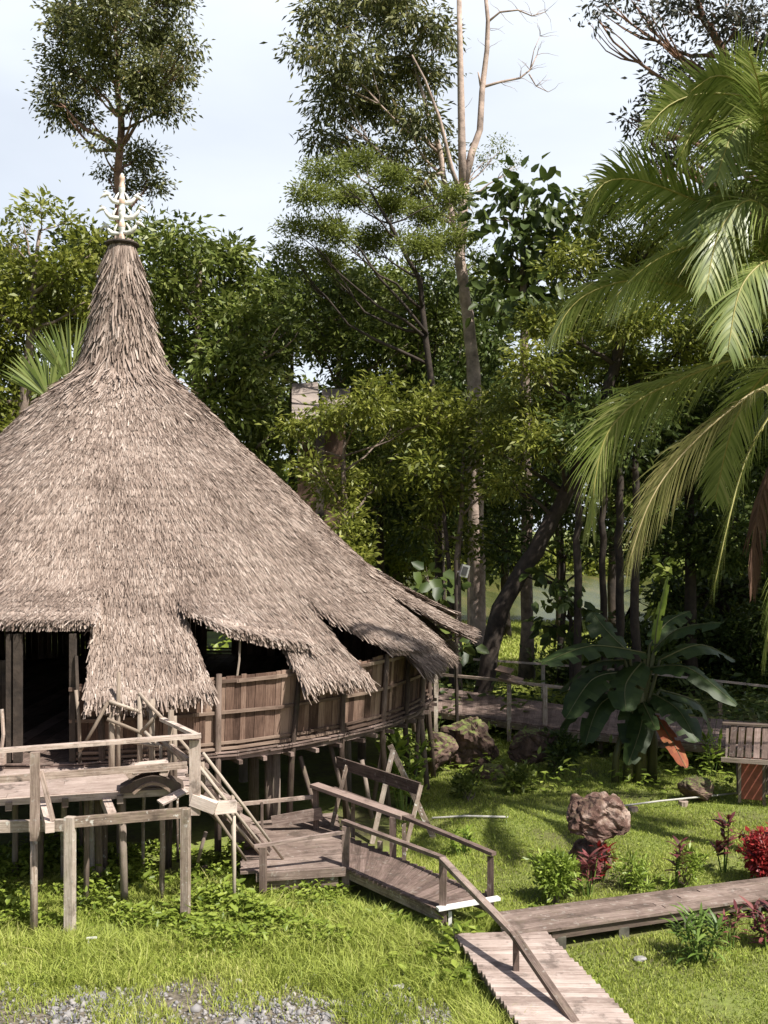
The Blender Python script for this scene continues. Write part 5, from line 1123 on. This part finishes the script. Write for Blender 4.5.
# far bank wood
rsx = np.random.default_rng(99); far = []
for i in range(95):
    px = rsx.uniform(-150, 930); Y = rsx.uniform(120, 150); far.append((tuple(P(px, rsx.uniform(400, 560), Y)), rsx.uniform(3.6, 6)))
for i in range(34):
    px = rsx.uniform(-120, 470); Y = rsx.uniform(58, 68); far.append((tuple(P(px, rsx.uniform(430, 590), Y)), rsx.uniform(2.4, 3.6)))
for i in range(26):
    px = rsx.uniform(640, 950); Y = rsx.uniform(45, 60); far.append((tuple(P(px, rsx.uniform(400, 600), Y)), rsx.uniform(2.2, 3.2)))
pos, dr, ti = crown_points(far, 1.5, .6, .4, rsx, 12, .7); ok = pos[:, 2] > .05; V, Q = leaf_mesh(pos[ok], dr[ok], .7, .45, .4, rsx)
o = mesh_np('far_wood', V, Q, tint_q=ti[ok], mat=M['lf_mid']); tag(o, 'distant wood seen through gaps between the near trees', 'wood', kind='stuff')
# far bank low bright bushes and path
rsx = np.random.default_rng(98); far = [(tuple(PZ(rsx.uniform(300, 900), rsx.uniform(116, 122), rsx.uniform(.4, 2.2))), rsx.uniform(1.2, 2.2)) for _ in range(60)]
pos, dr, ti = crown_points(far, 1.6, .5, .35, rsx, 12, .5); ok = pos[:, 2] > .05; V, Q = leaf_mesh(pos[ok], dr[ok], .6, .4, .4, rsx)
o = mesh_np('bank_scrub', V, Q, tint_q=ti[ok], mat=M['lf_warm']); tag(o, 'sunlit scrub along the far bank of the lake', 'scrub', kind='stuff')

# fan palm behind the spire
fp_ = empty('fan_palm', PZ(66, 31, 0), 'fan palm leaves poking up left of the thatched spire', 'palm')
mb = MB(); mb.tube([PZ(66, 31, 0), P(64, 400, 31)], [.15, .12], 8); mb.build('trunk', M['bark'], fp_)
for c, a0, a1, Ln in [((72, 388), 62, 128, 2.3), ((50, 400), 70, 150, 1.8), ((85, 395), 20, 80, 1.5)]:
    V = []; Q = []; T = []; c3 = P(*c, 31)
    for i in range(26):
        a = R(a0 + (a1 - a0) * i / 25); d = Vector((math.cos(a), random.uniform(-.08, .08), math.sin(a))); v, q = strip_leaf(c3, d, Ln * random.uniform(.9, 1.05), .09, .25, 5, roll=R(90) + random.uniform(-.4, .4)); o_ = len(V); V += v; Q += [tuple(x + o_ for x in k_) for k_ in q]; T += [random.uniform(.2, .7)] * len(q)
    mesh_np('leaf', np.array([tuple(v) for v in V]), np.array(Q), tint_q=np.array(T), mat=M['palm'], parent=fp_)

# far building between the trees
fh = empty('grey_roofed_building', PZ(330, 37, 0), 'pale grey steep roofed building glimpsed between the trees', 'building')
mb = MB(); Yb = 37
def roofpanel(mb, x0, x1, yt, yb, Y): 
    a = P(x0, yt, Y + 2); b_ = P(x1, yt, Y + 2); c = P(x1, yb, Y); d = P(x0, yb, Y); 
    mb.bar((a + d) / 2 + Vector(((b_ - a).x / 2, 0, -.1)) - (a - d) / 2, (a + d) / 2 + Vector(((b_ - a).x / 2, 0, -.1)) + (a - d) / 2, (b_ - a).x, .15, up=(0, -1, .5), t=.6)
roofpanel(mb, 292, 318, 382, 418, Yb); roofpanel(mb, 322, 350, 388, 412, Yb + 2.5); mb.build('roof', plain('grey_shingle', (.30, .245, .215), .8, .2, 1.5), fh)
mb = MB(); mb.bar(PZ(322, 41.5, 0), P(322, 425, 41.5), 1.9, 1.5, up=(0, 1, 0), t=.4); mb.build('wall', M['wall'], fh)
mb = MB(); mb.bar(PZ(320, Yb - .2, 0), P(320, 420, Yb - .2), .3, .3, up=(0, 1, 0), t=.4); mb.build('post', M['barkdark'], fh)

# ------------------------------------------------------------------ grass, undergrowth, gravel
rs = np.random.default_rng(17)
def under_house(x, y, m=0.0): return (x - HX) ** 2 + (y - HY) ** 2 < (7.0 - m) ** 2
def on_walk(x, y):
    def inpoly(poly):
        c = np.zeros(x.shape, bool); k = len(poly)
        for i in range(k):
            x1, y1 = poly[i]; x2, y2 = poly[(i + 1) % k]; cond = ((y1 > y) != (y2 > y)) & (x < (x2 - x1) * (y - y1) / (y2 - y1 + 1e-9) + x1); c ^= cond
        return c
    p1 = [tuple(G(455, 932, RZ))[:2], tuple(G(503, 910, RZ))[:2], tuple(G(768, 877, RZ) * 1)[:2], (12, 17.6), (12, 16.75), tuple(G(545, 929, RZ))[:2]]
    p2 = [tuple(G(455, 933, RZ))[:2], tuple(G(545, 931, RZ))[:2], (3.0, 9.5), (1.8, 9.5)]
    p3 = [tuple(wa)[:2], tuple(wb)[:2], tuple(wc)[:2], tuple(wd)[:2]]
    return inpoly(p1) | inpoly(p2) | inpoly(p3)
def dirtmask(x, y):
    w = np.sin(x * 2.3 + .7 * y) * .22 + np.sin(x * 5.1 + 1.3) * .12
    return np.clip((12.7 + w - y) / .9, 0, 1) * (x < 1.0 + w) 
def blades(n, x0, x1, y0, y1, h, w, keep, tint0=.45, lean=.45):
    x = rs.uniform(x0, x1, n); y = y0 + (y1 - y0) * rs.random(n) ** 1.25; k = keep(x, y); x = x[k]; y = y[k]; n = len(x)
    pat = np.sin(x * 1.3 + np.sin(y * .9) * 1.7) * np.cos(y * 1.1 + np.sin(x * .8)) * .5 + np.sin(x * 4.1) * np.cos(y * 3.7) * .25
    hh = h * rs.uniform(.45, 1.25, n) * (1 + .45 * pat); a = rs.uniform(0, 6.283, n); ln = rs.normal(0, lean, (n, 2))
    b = np.stack([x, y, np.full(n, -.01)], -1); s = np.stack([np.cos(a), np.sin(a), np.zeros(n)], -1) * (w * rs.uniform(.7, 1.3, n))[:, None] / 2
    mid = b + np.stack([ln[:, 0] * hh * .35, ln[:, 1] * hh * .35, hh * .6], -1); tip = b + np.stack([ln[:, 0] * hh, ln[:, 1] * hh, hh * rs.uniform(.75, 1, n)], -1)
    V = np.empty((n, 5, 3)); V[:, 0] = b - s; V[:, 1] = b + s; V[:, 2] = mid + s * .8; V[:, 3] = mid - s * .8; V[:, 4] = tip
    i = np.arange(n)[:, None] * 5; t = np.clip(tint0 + .22 * pat + rs.normal(0, .16, n), 0, 1)
    return V.reshape(-1, 3), i + np.array([0, 1, 2, 3]), i + np.array([3, 2, 4]), t
def join_blades(lst, name, label, cat):
    V = []; Q = []; Tn = []; tq = []; o = 0
    for v, q, t3, t in lst: V.append(v); Q.append(q + o); Tn.append(t3 + o); tq.append(t); o += len(v)
    ob = mesh_np(name, np.concatenate(V), np.concatenate(Q), np.concatenate(Tn), np.concatenate(tq), np.concatenate(tq), M['grass']); return tag(ob, label, cat, kind='stuff')
bare = lambda x, y: np.clip(np.sin(x * 1.9 + 1.1 * np.sin(y * 1.3)) * np.cos(y * 1.6 + np.cos(x * 1.1)) * 1.6 - .75, 0, .8)
kA = lambda x, y: (~on_walk(x, y)) & (rs.random(len(x)) > bare(x, y)) & (rs.random(len(x)) > dirtmask(x, y) * (.55 + .42 * (np.sin(x * 2.2 + y * 1.5) > -.4))) & ~under_house(x, y, -.2) & ~((x < -2.2) & (y > 16) ) & (np.abs(x) < .42 * y + 3.2)
join_blades([blades(230000, -9.5, 1.2, 10.3, 17, .11, .012, kA, .52), blades(26000, -6, 1.5, 12.3, 15.8, .26, .012, lambda x, y: kA(x, y) & (np.sin(x * 2.1) * np.cos(y * 1.7) > .1), .5, .6),
             blades(330000, .2, 13, 10.3, 27, .07, .013, kA, .46), blades(22000, -.6, 1.9, 10.8, 14.6, .26, .012, kA, .5, .6), blades(24000, -6.8, 1, 13.3, 16.4, .22, .013, kA, .55, .6), blades(26000, 2, 6, 26, 34, .16, .03, lambda x, y: np.ones(len(x), bool), .45)],
            'grass', 'short bright green grass of the lawn around the boardwalks', 'grass')
join_blades([blades(60000, .5, 14, 34, 60, .22, .05, lambda x, y: np.ones(len(x), bool), .6)], 'far_grass', 'sunlit grass on the near bank of the lake', 'grass')
# ground cover: broad small leaves
def cover(n, region, h0, h1, L_, W_, keep=None):
    x = rs.uniform(region[0], region[1], n); y = rs.uniform(region[2], region[3], n); dn = np.sin(x * 2.7 + np.cos(y * 2.1) * 2) * np.cos(y * 2.3 + x) + .35
    k = rs.random(n) < np.clip(.25 + .7 * dn, 0, 1)
    if keep is not None: k &= keep(x, y)
    x, y, dn = x[k], y[k], dn[k]; n = len(x); z = rs.uniform(h0, h1, n) * np.clip(.5 + .6 * dn, .3, 1.3)
    d = rs.normal(size=(n, 3)); d[:, 2] = np.abs(d[:, 2]) * .5; sc = rs.uniform(.6, 1.3, n); V, Q = leaf_mesh6(np.stack([x, y, z], -1), d, L_ * sc, W_ * sc, .75, rs); return V, Q, np.repeat(np.clip(rs.normal(.45, .2, n), 0, 1), 2)
nw = lambda x, y: ~on_walk(x, y)
V, Q, T = merge([cover(24000, (-6.8, -1.6, 14.0, 17.6), .02, .28, .095, .055, nw), cover(1200, (-6.8, -1.6, 13.9, 17), .02, .4, .14, .07, nw), cover(9000, (-3.2, .9, 13.4, 15.4), .02, .26, .095, .05, nw), cover(9000, (-16, -.5, 31.4, 33.5), .1, 2.4, .35, .2), cover(900, (.0, 1.3, 12.2, 14.2), .02, .3, .15, .09, nw), cover(2600, (0, 9, 20.8, 27), .02, .5, .18, .08, nw),
                 cover(2500, (-6.5, -1, 12.6, 14.2), .01, .12, .07, .035, nw), cover(1500, (1, 8, 12, 20), .01, .10, .08, .03, nw), cover(700, (2, 8, 14.2, 14.9), .01, .2, .12, .05, nw)])
o = mesh_np('undergrowth', V, Q, tint_q=T, mat=M['cover']); tag(o, 'leafy weeds and ferns growing under the veranda and along the boardwalks', 'undergrowth', kind='stuff')
V, Q, T = cover(7000, (-1, 14, 27, 36), .05, .8, .28, .13, lambda x, y: ~((x > 3.4) & (x < 5.6) & (y > 33)))  # gets a darker leaf material than the other undergrowth, to paint the deep shade
o = mesh_np('shade_plants', V, Q, tint_q=T, mat=M['lf_dark']); tag(o, 'leafy plants around the rear boardwalk, deep shade painted into their dark leaves', 'shade plants', kind='stuff')
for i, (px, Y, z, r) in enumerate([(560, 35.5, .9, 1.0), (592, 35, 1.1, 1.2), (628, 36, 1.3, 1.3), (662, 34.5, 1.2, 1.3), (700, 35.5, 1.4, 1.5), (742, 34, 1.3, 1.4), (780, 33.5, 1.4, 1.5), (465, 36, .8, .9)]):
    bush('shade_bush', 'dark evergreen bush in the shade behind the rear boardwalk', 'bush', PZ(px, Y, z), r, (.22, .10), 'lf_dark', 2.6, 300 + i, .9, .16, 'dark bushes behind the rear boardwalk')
# gravel
base_v = np.array([(1, 0, 0), (-1, 0, 0), (0, 1, 0), (0, -1, 0), (0, 0, 1), (0, 0, -1)], float); oct_f = np.array([(0, 2, 4), (2, 1, 4), (1, 3, 4), (3, 0, 4), (2, 0, 5), (1, 2, 5), (3, 1, 5), (0, 3, 5)])
n = 11000; x = rs.uniform(-6.2, 1.2, n); y = rs.uniform(10.6, 12.7, n); k = rs.random(n) < dirtmask(x, y) * (0.35 + .65 * (np.sin(x * 3 + y) > -.3)); x, y = x[k], y[k]; n = len(x)
sz = rs.lognormal(-3.95, .55, n); sc = sz[:, None, None] * rs.uniform(.6, 1.4, (n, 1, 3)) * np.array([1, 1, .7]); a = rs.uniform(0, 6.28, n); ca, sa = np.cos(a), np.sin(a)
v = base_v[None] * sc * rs.uniform(.75, 1.25, (n, 6, 1)); vx = v[..., 0] * ca[:, None] - v[..., 1] * sa[:, None]; vy = v[..., 0] * sa[:, None] + v[..., 1] * ca[:, None]
V = np.stack([vx + x[:, None], vy + y[:, None], v[..., 2] + .012], -1).reshape(-1, 3); Fc = (oct_f[None] + np.arange(n)[:, None, None] * 6).reshape(-1, 3)
m, nn2, b = newmat('mixed_gravel'); at = N(nn2, 'ShaderNodeAttribute'); at.attribute_name = 'tint'; r = ramp(nn2, [(0, (.10, .10, .11)), (.5, (.26, .245, .24)), (1, (.36, .33, .30))]); nn2.links.new(at.outputs['Fac'], r.inputs[0]); nn2.links.new(r.outputs[0], b.inputs['Base Color']); b.inputs['Roughness'].default_value = .8
o = mesh_np('gravel', V, tris=Fc, tint_t=np.repeat(np.clip(rs.normal(.45, .25, n), 0, 1), 8), mat=m); tag(o, 'loose grey gravel in the bare strip at the bottom edge', 'gravel', kind='stuff')
for i, (px, py, s, lab) in enumerate([(38, 988, .09, 'pale rounded stone lying alone in the grass at lower left'), (4, 968, .09, 'pale stone at the left edge in front of the veranda'), (395, 990, .14, 'flat pale stone at the upper edge of the gravel'), (238, 985, .09, 'bluish grey stone at the left part of the gravel'), (354, 952, .08, 'grey stone in the grass below the landing'), (500, 985, .10, 'grey stone half hidden beside the sloping boardwalk'), (290, 1010, .08, 'pinkish stone in the middle of the gravel'), (640, 962, .11, 'flat grey stone in grass below the garden boardwalk')]):
    q0 = G(px, py); rock('stone', q0 + Vector((0, 0, s * .3)), (s, s * .8, s * .5), M['stone'], lab, 80 + i, .3, .3, 3, cat='stone')
